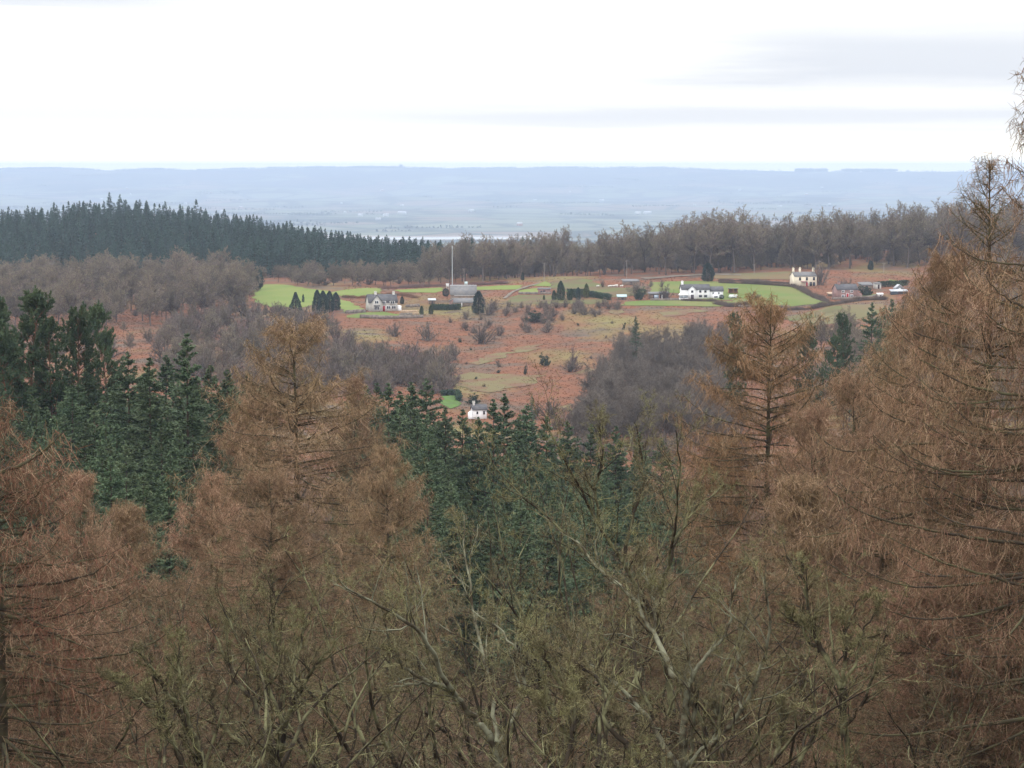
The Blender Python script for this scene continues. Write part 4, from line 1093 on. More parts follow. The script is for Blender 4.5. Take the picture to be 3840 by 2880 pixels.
STONE = mat('dry_stone', (.24, .20, .17), noise=(1.1, .4, .6), col2=(.14, .115, .10))
def wall(pts, h, label, th=.6, mtl=STONE, name='stone_wall', cat='wall'):
    P = [hit(*p) for p in pts]; m = MB(); rng = np.random.default_rng(int(pts[0][0]))
    Q = []
    for a, b in zip(P[:-1], P[1:]):
        n = max(1, int(np.linalg.norm((b - a)[:2]) / 1.5))
        for i in range(n): Q.append(a + (b - a) * i / n)
    Q.append(P[-1]); Q = np.array(Q); Q[:, 2] = ground_v(Q[:, 0], Q[:, 1])
    T = np.gradient(Q[:, :2], axis=0); T /= np.linalg.norm(T, axis=1, keepdims=True) + 1e-9
    Nn = np.stack([-T[:, 1], T[:, 0]], 1) * th / 2
    hh = h * (1 + rng.normal(0, .08, len(Q)))
    V = []
    for sgn, zt in ((1, 0), (1, 1), (-1, 1), (-1, 0)):
        V.append(np.column_stack([Q[:, 0] + sgn * Nn[:, 0], Q[:, 1] + sgn * Nn[:, 1], Q[:, 2] + (hh if zt else -.3)]))
    V = np.stack(V, 1); k = len(Q)
    i = np.arange(k * 4).reshape(k, 4); nx = np.roll(i, -1, 1)
    q = np.stack([i[:-1], nx[:-1], nx[1:], i[1:]], -1).reshape(-1, 4)
    m.add(V.reshape(-1, 3), np.vstack([q, [[3, 2, 1, 0]], i[-1:]]))
    return tag(meshobj(name, m.build(name, mtl)), label, cat)
wall([(1350, 1192), (1440, 1196), (1586, 1192)], 1.3, 'long stone wall along the bottom of the grey house garden')
wall([(1296, 1175), (1372, 1171)], 1.2, 'stone wall at the left side of the grey house garden')
wall([(1500, 1186), (1545, 1182)], 1.0, 'pale low wall beside the pair of clipped conifers')
wall([(1520, 1152), (1575, 1150)], 1.0, 'low wall behind the grey house garden')
wall([(1945, 1103), (2066, 1103)], .9, 'low stone wall left of and below the stone shed')
wall([(2770, 1152), (2960, 1152)], .8, 'low wall along the bottom of the big green field')
wall([(3120, 1124), (3300, 1112)], .9, 'garden wall in front of the pink stone house')
wall([(2440, 1128), (2545, 1127)], .9, 'garden wall below the grey outbuildings')

def hedge(pts, h, wd, label, twigs, mats, leafy=False, seg=1.0):
    P = [hit(*p) for p in pts]; m = MB(); rng = np.random.default_rng(int(pts[0][0] + pts[0][1]))
    L = sum(np.linalg.norm((b - a)[:2]) for a, b in zip(P[:-1], P[1:])); n = int(L * twigs)
    cum = np.cumsum([0] + [np.linalg.norm((b - a)[:2]) for a, b in zip(P[:-1], P[1:])])
    s = rng.uniform(0, L, n); x = np.interp(s, cum, [p[0] for p in P]); y = np.interp(s, cum, [p[1] for p in P])
    lump = .66 + .24 * np.sin(s / 2.3 + 1.3 * np.sin(s / 7.0)) + .2 * np.sin(s / .9 + 2) + .18 * np.sin(s / 5.1 + 4)
    x += rng.normal(0, wd * .28, n); y += rng.normal(0, wd * .28, n); z = ground_v(x, y)
    st = np.stack([x, y, z - .1], 1)
    if leafy:
        st[:, 2] += rng.uniform(0, 1, n) ** .7 * h * (.92 + .1 * lump)
        ax = unit(rng.normal(0, 1, (n, 3)) + np.array([0, 0, .5])) * rng.uniform(.2, .5, (n, 1))
        m.leaves(st, ax, unit(np.cross(ax, rng.normal(0, 1, (n, 3)))) * .12)
    else:
        dr = rng.normal(0, .5, (n, 3)); dr[:, 2] = 1
        P1 = grow(rng, st, dr, h * lump * rng.uniform(.5, 1.15, n), 5, .18, .0); R1 = taper(np.full(n, .022), 5, .4)
        m.tubes(P1, R1, 3)
        p, d, r, s2 = spawn(rng, P1, R1, 4, .3, 1, 45, 15)
        m.tubes(grow(rng, p, d, rng.uniform(.25, .8, len(p)), 3, .2, .0), taper(np.full(len(p), .016), 3, .5), 3)
    return tag(meshobj('hedge', m.build('hedge', mats)), label, 'hedge')
HG = mat('hedge_twig', (.13, .10, .08), noise=(.3, .4, .6), col2=(.17, .12, .09))
HE = mat('hedge_leaf', (.035, .06, .035), noise=(.4, .4, .6), col2=(.05, .075, .04))
hedge([(1622, 1162), (1670, 1163), (1725, 1162)], 2.3, 1.6, 'clipped dark evergreen hedge in front of the barn', 420, HE, True)
hedge([(2130, 1116), (2165, 1117), (2195, 1114)], 3.6, 1.8, 'dark hedge standing behind the row of garden conifers', 420, HE, True)
hedge([(2212, 1112), (2245, 1118), (2285, 1126)], 2.3, 2.0, 'dark hedge trailing off right of the golden conifer', 380, HE, True)
hedge([(2700, 1062), (2850, 1067), (2975, 1076), (3010, 1090), (3060, 1118), (3100, 1133)], 1.9, 1.8, 'dark thorn hedge along the top of the big green field', 110, HG)
hedge([(2945, 1164), (3040, 1160), (3130, 1142), (3230, 1126), (3320, 1124)], 1.9, 1.8, 'thick thorn hedge along the bottom of the big green field', 110, HG)
hedge([(2690, 1140), (2740, 1150), (2800, 1150)], 2.2, 3.0, 'dark rounded hedge in front of the white farmhouse', 200, HG)
hedge([(2560, 1128), (2620, 1130), (2680, 1131)], 1.3, 2.0, 'garden shrubs along the front of the white farmhouse', 160, HG)
hedge([(3292, 1078), (3350, 1075), (3405, 1073)], 2.6, 1.6, 'dark clipped hedge above the long greenhouse', 300, HE, True)
hedge([(1656, 1484), (1716, 1481), (1722, 1505)], 1.6, 1.2, 'dark hedge along the top of the vivid green lawn', 320, HE, True)
hedge([(2700, 1052), (2800, 1056), (2960, 1064)], 1.0, 1.6, 'scrubby bank below the tan stubble field', 90, HG)
hedge([(1430, 1083), (1520, 1080), (1640, 1074), (1760, 1072), (1900, 1064)], 1.8, 3.2, 'reddish thorn scrub along the back of the farm fields', 80, mat('red_scrub', (.22, .12, .11), noise=(.2, .4, .6), col2=(.17, .12, .09)))
hedge([(1290, 1115), (1350, 1118), (1425, 1112), (1500, 1106), (1560, 1118)], 1.5, 2.5, 'rusty bramble bank behind the grey gabled house', 90, mat('bramble', (.25, .12, .07), noise=(.2, .4, .6), col2=(.17, .11, .07)))

# ------------------------------------------------------------------ houses
SLATE = mat('slate', (.085, .085, .095), noise=(.9, .4, .6), col2=(.13, .125, .13), rough=.7, wave=(3.2, 'Z'))
SLATE2 = mat('grey_slate', (.17, .17, .18), noise=(.9, .4, .6), col2=(.22, .21, .20), rough=.7, wave=(3.2, 'Z'))
STONEW = mat('grey_render', (.56, .53, .50), noise=(.8, .4, .6), col2=(.46, .44, .41))
WHITE = mat('white_render', (.88, .88, .90), noise=(.4, .4, .7), col2=(.82, .82, .82))
CREAM = mat('cream_render', (.78, .70, .56), noise=(.5, .4, .65), col2=(.68, .60, .48))
PINK = mat('pink_sandstone', (.33, .20, .18), noise=(.9, .4, .6), col2=(.24, .155, .14))
BROWNST = mat('brown_stone', (.27, .20, .155), noise=(.9, .4, .6), col2=(.19, .15, .12))
FRAME = mat('white_frame', (.85, .85, .87), rough=.5)
GLASS = mat('window_glass', (.03, .035, .045), rough=.12, spec=.6)
REDD = mat('red_door', (.38, .03, .035), rough=.5)
DARKD = mat('dark_door', (.06, .04, .045), rough=.5)
WOOD = mat('weathered_wood', (.20, .14, .10), noise=(1.5, .4, .6), col2=(.13, .10, .08))
TIN = mat('tin_roof', (.55, .58, .62), rough=.45, noise=(.5, .4, .6), col2=(.42, .44, .47))
PALE = mat('pale_stone', (.62, .60, .56))

class House:
    def __init__(self, name, label, cat, px, py, rz, group=None, d=None):
        self.loc = hit(px, py)
        self.o = tag(empty(name, self.loc - np.array([0, 0, .1]), rz), label, cat, group)
    def part(self, name, mb, m, parent=None, label=None):
        o = meshobj(name, mb.build(name, m), parent or self.o)
        if label: o['label'] = label
        return o
    def block(self, W, D, e, r, wallm, roofm, x0=0, y0=0, over=.3, base=-1.0, name='wall'):
        """gabled block, ridge along x, front face at y0"""
        m = MB(); m.prism([(y0, base), (y0 + D, base), (y0 + D, e), (y0 + D / 2, r), (y0, e)], 'x', x0, x0 + W)
        w = self.part(name, m, wallm)
        s = (r - e) / (D / 2); rf = MB(); t = .16
        for y, yr in ((y0 - over, y0 + D / 2), (y0 + D + over, y0 + D / 2)):
            ze = e - over * s + .2; zr = r + .2
            rf.slab((x0 - over, y, ze), (x0 + W + over, y, ze), (x0 + W + over, yr, zr), (x0 - over, yr, zr), t)
        return w, self.part('roof', rf, roofm)
    def gable(self, W, D, e, r, wallm, roofm, x0, y0, over=.25, base=-1.0):
        """front-facing gable, ridge along y"""
        m = MB(); m.prism([(x0, base), (x0 + W, base), (x0 + W, e), (x0 + W / 2, r), (x0, e)], 'y', y0, y0 + D)
        w = self.part('gable', m, wallm)
        s = (r - e) / (W / 2); rf = MB()
        for x in (x0 - over, x0 + W + over):
            ze = e - over * s + .16; zr = r + .16
            rf.slab((x, y0 - over, ze), (x0 + W / 2, y0 - over, zr), (x0 + W / 2, y0 + D, zr), (x, y0 + D, ze), .12)
        return w, self.part('roof', rf, roofm)
    def window(self, x, z, w, h, y=0.0, frame=FRAME, fw=.13, bars=1):
        m = MB(); y0, y1 = y - .10, y + .02
        m.box(x - fw, x, y0, y1, z - fw, z + h + fw); m.box(x + w, x + w + fw, y0, y1, z - fw, z + h + fw)
        m.box(x, x + w, y0, y1, z - fw, z); m.box(x, x + w, y0, y1, z + h, z + h + fw)
        for i in range(bars):
            xc = x + w * (i + 1) / (bars + 1); m.box(xc - .05, xc + .05, y0 + .02, y1, z, z + h)
        f = self.part('window', m, frame)
        g = MB(); g.box(x, x + w, y - .04, y + .01, z, z + h); self.part('pane', g, GLASS, f)
        return f
    def door(self, x, w, h, m, y=0.0):
        b = MB(); b.box(x, x + w, y - .07, y + .02, 0, h); o = self.part('door', b, m)
        f = MB(); f.box(x - .12, x, y - .1, y + .02, 0, h + .12); f.box(x + w, x + w + .12, y - .1, y + .02, 0, h + .12); f.box(x, x + w, y - .1, y + .02, h, h + .12)
        self.part('frame', f, FRAME, o); return o
    def chimney(self, x, y, z0, z1, m, w=.9, roof=None):
        b = MB(); b.box(x - w / 2, x + w / 2, y - .4, y + .4, z0, z1); b.box(x - w / 2 - .08, x + w / 2 + .08, y - .48, y + .48, z1, z1 + .18)
        for dx in (-.2, .2): b.prism([(x + dx + .13 * math.cos(a), y + .13 * math.sin(a)) for a in np.arange(6) * PI / 3], 'z', z1 + .18, z1 + .55)
        return self.part('chimney', b, m)

# grey gabled house
h = House('farmhouse', 'grey gabled house with dark slate roof and red door', 'house', 1384, 1167, math.radians(14), 'houses across the valley')
h.block(11.2, 7.0, 3.4, 6.3, STONEW, SLATE)
h.gable(4.4, 3.4, 3.6, 6.2, STONEW, SLATE, .7, -1.2)
h.window(2.1, 3.1, 1.3, 1.0, -1.2); h.window(1.9, .7, 1.8, 1.1, -1.2, bars=2)
bw = MB(); bw.slab((1.6, -2.0, 2.15), (4.0, -2.0, 2.15), (4.0, -1.2, 2.45), (1.6, -1.2, 2.45), .12); h.part('porch_roof', bw, SLATE)
h.window(5.3, 2.9, 1.1, .9, -.28, bars=1); h.window(8.4, 2.9, 1.5, 1.0, -.28, bars=1)
for x0, x1 in ((5.0, 6.7), (8.1, 10.2)):
    dm = MB(); dm.box(x0, x1, -.27, 2.2, 2.5, 4.05); dd = h.part('dormer', dm, STONEW)
    dr = MB(); dr.slab((x0 - .2, -.45, 4.1), (x1 + .2, -.45, 4.1), (x1 + .2, 2.6, 4.75), (x0 - .2, 2.6, 4.75), .12); h.part('roof', dr, SLATE, dd)
h.door(5.4, .95, 2.1, REDD); h.window(7.0, .9, 1.3, 1.1, bars=1); h.window(9.0, .9, 1.5, 1.1, bars=1)
h.chimney(3.2, 3.5, 5.6, 7.2, PALE); h.chimney(10.4, 3.5, 5.6, 7.1, PALE)
lm = MB(); lm.box(11.25, 13.0, 1.0, 4.5, -1, 2.0); h.part('lean_to', lm, FRAME)

# white farmhouse
h = House('farmhouse', 'long white farmhouse with grey roofs, front gable and glazed sunroom', 'house', 2557, 1122, math.radians(3), 'houses across the valley')
h.block(11.0, 6.5, 3.9, 5.7, WHITE, SLATE)
h.block(5.4, 5.5, 3.2, 4.8, WHITE, SLATE, x0=11.05, y0=.6)
h.gable(3.6, 3.4, 3.7, 5.35, WHITE, SLATE, 2.2, -.6)
h.window(3.6, 2.75, .8, .8, -.6, frame=DARKD, fw=.05); h.door(3.45, 1.2, 1.9, DARKD, -.6)
for x in (6.9, 8.95): h.window(x, 2.75, .75, .8, frame=DARKD, fw=.05); h.window(x - .1, .9, 1.1, .8, frame=DARKD, fw=.05)
h.window(12.2, 2.1, .55, .7, .6); h.window(14.4, 2.1, .55, .7, .6)
pm = MB(); pm.prism([(12.2, 0), (14.6, 0), (14.6, 1.6), (13.4, 2.3), (12.2, 1.6)], 'y', -.9, .58); h.part('porch', pm, WHITE)
h.window(12.7, .6, 1.3, .8, -.9)
h.chimney(.5, 3.2, 5.0, 6.7, WHITE)
cm = MB(); cm.box(-1.2, 2.1, -3.0, -.02, -.8, .7); cm.box(-1.2, 2.1, -3.0, -.02, 1.7, 1.86)
for x in (-1.2, .2, 2.0): cm.box(x, x + .1, -3.01, -2.9, .7, 1.7)
cg = MB(); cg.box(-1.1, 2.0, -2.95, -.1, .7, 1.7); cr = MB()
cr.slab((-1.5, -3.2, 1.9), (2.3, -3.2, 1.9), (1.4, -.1, 2.75), (-.6, -.1, 2.75), .1); cr.slab((-1.5, -3.2, 1.9), (-.6, -.1, 2.75), (-.6, .0, 2.75), (-1.5, 0, 1.9), .1)
so = h.part('sunroom', cm, FRAME); h.part('glazing', cg, mat('pale_glass', (.30, .33, .38), rough=.2), so); h.part('roof', cr, WHITE, so)
wm = MB(); wm.prism([(7.6, 0), (8.9, 0), (8.9, .25), (7.6, .25)], 'y', -.5, -.1)

# cream cottage
h = House('cottage', 'cream cottage with three tall chimneys beside the tan stubble field', 'house', 2980, 1075, math.radians(13), 'houses across the valley')
h.block(9.6, 6.0, 4.2, 5.9, CREAM, SLATE2, over=.15)
for x in (.4, 3.3, 9.2): h.chimney(x, 3.0, 5.3, 7.4, CREAM, .75)
for x in (1.9, 4.9, 8.0): h.window(x, 2.7, .75, 1.2, frame=DARKD, fw=.06)
h.door(4.9, .8, 1.9, REDD); h.window(6.6, .3, .9, 1.6, frame=DARKD, fw=.06); h.window(8.0, .3, .8, 1.5, frame=DARKD, fw=.06)
pm = MB(); pm.slab((2.6, -1.3, 2.1), (5.2, -1.3, 2.1), (5.2, 0, 2.4), (2.6, 0, 2.4), .12); h.part('porch_roof', pm, PINK)

# pink stone house
h = House('stone_house', 'pink sandstone house with dark roof and red central door', 'house', 3140, 1120, math.radians(12), 'houses across the valley')
h.block(8.6, 6.0, 3.5, 5.5, PINK, SLATE, over=.2)
for x in (1.9, 5.4):
    h.window(x, 2.5, .95, .75, bars=1); h.window(x, .6, .95, .9, bars=1)
h.door(3.7, .95, 2.1, REDD); h.chimney(1.6, 3.0, 4.9, 6.3, PINK)
lm = MB(); lm.prism([(8.62, -1), (10.4, -1), (10.4, 1.6), (8.62, 2.8)], 'y', .3, 4.5); h.part('lean_to', lm, PINK)

# white house in the hollow
h = House('cottage', 'white house in the hollow half hidden by the spruces', 'house', 1775, 1572, math.radians(10), 'houses across the valley')
h.block(3.6, 3.6, 2.6, 3.7, WHITE, SLATE)
h.window(.9, 1.5, .35, .6, frame=DARKD, fw=.05); h.window(2.7, 1.4, .4, .8, frame=DARKD, fw=.05)
h.chimney(.4, 1.8, 3.3, 4.3, PALE, .5)
lm = MB(); lm.prism([(-1.0, -1), (-.02, -1), (-.02, 2.3), (-1.0, 1.6)], 'y', .6, 3.0); h.part('lean_to', lm, WHITE)

# barn with two roofs
h = House('barn', 'brown stone barn with wide grey roof and white ridge', 'barn', 1690, 1131, math.radians(2), 'farm buildings')
h.block(10.2, 9.0, 2.9, 6.2, BROWNST, SLATE2)
rm = MB(); rm.box(-.3, 10.5, 4.35, 4.65, 6.33, 6.5); h.part('ridge', rm, FRAME)
em = MB(); em.box(1.4, 9.8, -.42, -.33, 2.55, 2.68); h.part('gutter', em, FRAME)
sm = MB()
for x in (6.4, 8.8): sm.slab((x, 2.0, 4.52), (x + .7, 2.0, 4.52), (x + .7, 3.0, 5.25), (x, 3.0, 5.25), .05)
h.part('skylight', sm, TIN)
h = House('byre', 'low byre with long grey roof and pale post in front of the barn', 'shed', 1703, 1153, math.radians(2), 'farm buildings')
h.block(8.6, 5.0, 2.0, 3.5, BROWNST, SLATE2)
pm = MB(); pm.box(2.9, 3.1, -.5, -.3, -1, 2.0); h.part('post', pm, FRAME)
pm = MB(); pm.box(3.2, 6.4, -.06, .02, 0, 1.7); h.part('door', pm, WOOD)
h = House('shed', 'small pinkish stone store with gable front left of the byre', 'shed', 1686, 1144, math.radians(4), 'farm buildings')
h.gable(2.6, 3.2, 1.6, 2.5, PINK, SLATE2, 0, 0)
pm = MB(); pm.box(.9, 1.7, -.05, .02, 0, 1.4); h.part('door', pm, WOOD)

def shed(label, px, py, W, D, hf, hb, wallm, roofm, rz=0, openx=None, cat='shed', name='shed'):
    h = House(name, label, cat, px, py, math.radians(rz), 'sheds and stores around the farms')
    m = MB()
    if openx:                              # open fronted
        m.box(0, W, D - .15, D, -.6, hb); m.box(0, .15, 0, D - .15, -.6, min(hf, hb)); m.box(W - .15, W, 0, D - .15, -.6, min(hf, hb))
        for x in openx: m.box(x, x + .14, 0, .14, -.6, hf)
    else: m.prism([(0, -.6), (D, -.6), (D, hb), (0, hf)], 'x', 0, W)
    h.part('wall', m, wallm)
    r = MB(); o = .3
    r.slab((-o, -o, hf + .16), (W + o, -o, hf + .16), (W + o, D + o, hb + .16), (-o, D + o, hb + .16), .12); h.part('roof', r, roofm)
    if not openx:
        dm = MB(); dm.box(W * .4, W * .4 + min(1.0, W * .3), -.05, .01, 0, min(hf - .2, 1.8)); h.part('door', dm, DARKD)
    return h
h = shed('flat roofed stone shed left of the tall garden conifers', 2018, 1104, 5.0, 3.6, 2.3, 2.5, PINK, SLATE2)
h.window(1.0, 1.0, .7, .6, frame=DARKD, fw=.05)
shed('dark little hut with pale roof between the grey house and the barn', 1608, 1142, 2.6, 2.2, 1.7, 2.3, WOOD, TIN, 5)
shed('low shed with shiny blue grey roof amid the lawns', 2316, 1125, 3.4, 2.6, 1.2, 2.0, WOOD, mat('blue_tin', (.42, .56, .58), rough=.4), 0)
h = shed('left grey outbuilding with a pale blue door', 2435, 1121, 3.8, 3.0, 2.0, 2.6, WOOD, SLATE2, 4)
bm_ = MB(); bm_.box(1.9, 3.7, -.09, -.055, .1, 1.7); h.part('panel', bm_, mat('blue_panel', (.50, .58, .66), noise=(1, .4, .6), col2=(.35, .45, .55)))
h = shed('right outbuilding with dark roof and white door post', 2477, 1122, 3.2, 3.0, 2.3, 2.9, DARKD, SLATE, 4)
bm_ = MB(); bm_.box(.35, .85, -.1, -.05, 0, 1.8); h.part('post', bm_, FRAME)
shed('open wooden shelter with pale tin roof right of the white farmhouse', 2733, 1102, 3.6, 2.6, 2.3, 2.0, mat('orange_wood', (.36, .19, .11)), TIN, 2, openx=(0.0, 1.7, 3.4))
shed('tumbledown long shed with grey sagging roof on the bank', 2338, 1070, 6.6, 4.0, 1.6, 2.4, BROWNST, SLATE2, 6)
shed('tan roofed lean-to left of the pink stone house', 3110, 1112, 4.6, 2.5, 1.0, 1.6, WOOD, mat('tan_roof', (.48, .36, .26)), 10)
shed('small bright white shed right of the little lawn', 3292, 1114, 2.0, 1.8, 1.1, 1.5, FRAME, FRAME, 0)
shed('long low greenhouse with pale roof edge at the right-hand cottages', 3343, 1106, 6.4, 3.0, 1.4, 2.0, mat('dark_glass', (.05, .06, .07), rough=.2), TIN, 3)
shed('grey roofed cottage outbuilding above the little lawn', 3228, 1088, 5.0, 4.0, 2.0, 3.0, BROWNST, SLATE2, 8)
shed('pale stone outbuilding beside the clipped hedge', 3283, 1083, 2.4, 3.0, 2.0, 2.4, PALE, SLATE2, 8)
h = House('gabled_shed', 'grey gabled glasshouse in front of the clipped hedge', 'shed', 3358, 1094, math.radians(4), 'sheds and stores around the farms')
h.gable(3.4, 4.0, 1.4, 2.8, mat('grey_glass', (.24, .26, .28), rough=.3), TIN, 0, 0); dmb = MB(); dmb.box(1.3, 2.1, -.05, .02, 0, 1.5); h.part('door', dmb, FRAME)

# white trailer
p = hit(2735, 1120); tr = tag(empty('trailer', p, math.radians(4)), 'rounded white trailer parked beside the white farmhouse', 'trailer')
m = MB(); m.prism([(0, .55), (.1, .4), (3.3, .4), (3.4, .55), (3.4, 1.2), (3.1, 1.55), (.4, 1.55), (.05, 1.2)], 'y', 0, 1.7)
meshobj('body', m.build('trailer_body', mat('trailer_paint', (.72, .76, .74), rough=.4)), tr)
for x in (1.1, 2.0):
    m = MB(); m.prism([(x + .32 * math.cos(a), .32 + .32 * math.sin(a)) for a in np.arange(14) * PI / 7], 'y', -.06, .16); meshobj('wheel', m.build('trailer_wheel', DARKD), tr)
m = MB(); m.box(-1.1, 0, .8, .9, .42, .52); meshobj('drawbar', m.build('drawbar', DARKD), tr)

# log piles and junk
LOG = mat('cut_log', (.52, .38, .27), noise=(1.4, .4, .6), col2=(.38, .27, .19))
def logs(px, py, L, n, label):
    p = hit(px, py); rng = np.random.default_rng(px); m = MB(); P = []; R = []
    for i in range(n):
        row = i // 7; P.append([[-L / 2 + rng.normal(0, .2), (i % 7) * .32 + row * .16, .17 + row * .28], [L / 2 + rng.normal(0, .2), (i % 7) * .32 + row * .16, .17 + row * .28]]); R.append([rng.uniform(.13, .18)] * 2)
    m.tubes(np.array(P), np.array(R), 8)
    o = meshobj('log_pile', m.build('log_pile', LOG), None, p, math.radians(4)); tag(o, label, 'log pile', 'log piles in the farm yard')
logs(1535, 1170, 6.4, 13, 'longer pale log pile right of the grey house'); logs(1548, 1178, 4.4, 10, 'shorter log pile in front of the longer one')
def junk(px, py, label, n, m_):
    p = hit(px, py); rng = np.random.default_rng(px); m = MB()
    for i in range(n):
        x, y = rng.normal(0, 2.2), rng.normal(0, .8); s = rng.uniform(.25, .8)
        m.slab((x - s, y - s * .5, s * .8), (x + s, y - s * .4, s * .9), (x + s, y + s * .5, s * 1.2), (x - s, y + s * .5, s), s * .7)
    tag(meshobj('scrap_heap', m.build('scrap_heap', m_), None, p), label, 'scrap heap')
junk(2300, 1075, 'heap of white and grey scrap left of the tumbledown shed', 12, PALE)

# mast, poles, boxes
STEEL = mat('galvanised', (.42, .45, .47), rough=.5); POLEW = mat('pole_wood', (.30, .26, .23))
p = at(1697, 985); H = on_ray(1697, 921, 985)[2] - p[2]
o = tag(empty('radio_mast', p), 'tall thin grey mast standing against the wood', 'mast')
m = MB(); m.tubes(np.array([[[0, 0, -.5], [0, 0, H]]]), np.array([[.22, .12]]), 8); meshobj('pole', m.build('mast_pole', STEEL, True), o)
m = MB()
for a in (0, 2.1, 4.2):
    m.box(.16 * math.cos(a) - .07, .16 * math.cos(a) + .07, .16 * math.sin(a) - .07, .16 * math.sin(a) + .07, H - 2.2, H - .3)
meshobj('antenna', m.build('mast_antenna', STEEL), o)
m = MB(); m.box(-.9, -.2, -.3, .3, -.2, 1.3); meshobj('base_cabinet', m.build('base_cabinet', PALE), o)
def kiosk(px, d, z0, z1, w, label):
    p = at(px, d); o = tag(empty('equipment_box', p), label, 'equipment box', 'white equipment boxes by the mast')
    m = MB(); m.box(-w / 2, w / 2, 0, w, z0, z1); meshobj('body', m.build('box_body', FRAME), o)
    m = MB(); m.box(-w / 2 - .15, w / 2 + .15, -.15, w + .15, z1, z1 + .2); meshobj('lid', m.build('box_lid', FRAME), o)
    m = MB(); [m.box(x - .06, x + .06, .1, .22, -.5, z0) for x in (-w / 3, w / 3)]; meshobj('leg', m.build('box_leg', STEEL), o)
kiosk(1679, 980, 1.2, 2.3, 1.2, 'white equipment box on legs left of the tall mast')
def pole(px, d, top, label, kind=0, w=.12):
    p = at(px, d); H = max(3.0, on_ray(px, top, d)[2] - p[2])
    o = tag(empty('utility_pole', p), label, 'pole', 'poles on the far slope')
    m = MB(); m.tubes(np.array([[[0, 0, -.5], [0, 0, H]]]), np.array([[w, w * .8]]), 7); meshobj('pole', m.build('pole_shaft', POLEW if kind < 2 else FRAME, True), o)
    m = MB(); m.box(-.8, .8, -.06, .06, H - .5, H - .38); [m.box(x - .05, x + .05, -.05, .05, H - .38, H - .18) for x in (-.7, 0, .7)]
    meshobj('crossarm', m.build('pole_crossarm', POLEW), o)
    if kind == 1:
        m = MB(); m.box(.2, 1.5, -.5, .4, 1.8, 3.1); meshobj('transformer', m.build('transformer', mat('pale_blue_paint', (.55, .68, .70))), o)
pole(1741, 978, 1005, 'pole carrying a pale blue box right of the tall mast', 1)
pole(2040, 1000, 985, 'pale pole beside the stony track', 0); pole(2348, 1010, 975, 'pole at the edge of the wood above the tumbledown shed', 0)
pole(2824, 1010, 990, 'pole standing behind the tan stubble field', 0); pole(3067, 1000, 977, 'thin pole right of the cream cottage chimney', 0)
pole(3308, 1000, 985, 'pole right of the small dark evergreen at the wood edge', 0); pole(476, hit(476, 1142)[1], 1100, 'white marker pole on the left bracken bank', 2)

# garden conifers
gc = {'cone': gen_column(401, 8, 5.0, MT, 6000, .3, 'cone', 'blue_conifer'), 'col': gen_column(402, 8, 2.6, MT, 5200, .26, 'column', 'cypress'),
      'gold': gen_column(403, 7, 2.2, MT, 4000, .24, 'column', 'gold_conifer'), 'round': gen_column(404, 8, 5.5, MT, 6500, .32, 'round', 'blue_conifer'),
      'blue': gen_column(405, 8, 3.4, MT, 5600, .28, 'column', 'blue_conifer')}
for kind, px, top, base, wpx, lab in [
    ('round', 964, 1006, 1088, 48, 'dark rounded evergreen at the left end of the bright pasture'),
    ('cone', 1109, 1095, 1182, 56, 'neat dark cone shaped conifer below the bright pasture'),
    ('col', 1137, 1103, 1134, 9, 'slim green conifer behind the neat cone shaped one'),
    ('blue', 1190, 1087, 1180, 36, 'leftmost conifer of the dark clump left of the grey house'),
    ('blue', 1212, 1090, 1187, 40, 'second conifer of the dark clump, lowest on the slope'),
    ('blue', 1236, 1091, 1172, 36, 'third conifer of the dark clump, behind the second'),
    ('blue', 1260, 1096, 1166, 34, 'rightmost conifer of the dark clump left of the grey house'),
    ('blue', 1508, 1111, 1141, 15, 'small dark conifer behind the right end of the grey house'),
    ('col', 1581, 1146, 1181, 15, 'left one of the two clipped conifers in front of the barn'),
    ('col', 1616, 1143, 1179, 17, 'right one of the two clipped conifers, at the end of the dark hedge'),
    ('blue', 1795, 1091, 1178, 46, 'large blue green conifer against the right end of the barn'),
    ('round', 1672, 1082, 1112, 26, 'dark round bush against the left end of the barn roof'),
    ('col', 2078, 1088, 1126, 18, 'short broad conifer at the left of the garden row'),
    ('col', 2103, 1053, 1127, 30, 'tallest green conifer of the garden row'),
    ('col', 2040, 1106, 1125, 8, 'tiny clipped tree on the lawn below the stone shed'),
    ('col', 2136, 1088, 1127, 19, 'small green conifer right of the tallest in the garden row'),
    ('blue', 2168, 1077, 1126, 18, 'dark bluish conifer in the middle of the garden row'),
    ('gold', 2199, 1063, 1118, 21, 'yellow green pointed conifer at the right of the garden row'),
    ('blue', 2655, 985, 1056, 46, 'big dark square-topped cypress behind the white farmhouse'),
    ('blue', 3265, 976, 1013, 21, 'small dark evergreen at the edge of the wood above the cottages'),
    ('blue', 1960, 1020, 1052, 12, 'dark little evergreen on the bank right of the mast'),
    ('round', 2706, 1105, 1122, 18, 'dark green shrub by the porch of the white farmhouse'),
]:
    b = hit(px, base); d = b[1]; t = on_ray(px, top, d); pr = gc[kind]; H = t[2] - b[2]
    put(pr, 'garden_conifer', b, H, None, lab, 'conifer', 'evergreens around the farms', sxy=wpx / FPX * d / (pr.R * 2))
# dead trunk on the bracken
p = hit(2337, 1236); m = MB(); m.tubes(grow(np.random.default_rng(3), np.zeros((1, 3)), np.array([[.15, 0, 1.0]]), 2.6, 6, .08, 0), np.array([[.55, .45, .42, .4, .38, .3]]), 8)
m.tubes(np.array([[[.1, 0, 1.6], [-.3, .1, 2.0], [-.5, .1, 2.4]]]), np.array([[.14, .1, .06]]), 6)
tag(meshobj('tree_stump', m.build('tree_stump', MT['bark']), None, p), 'broken grey tree trunk standing in the bracken', 'tree stump')
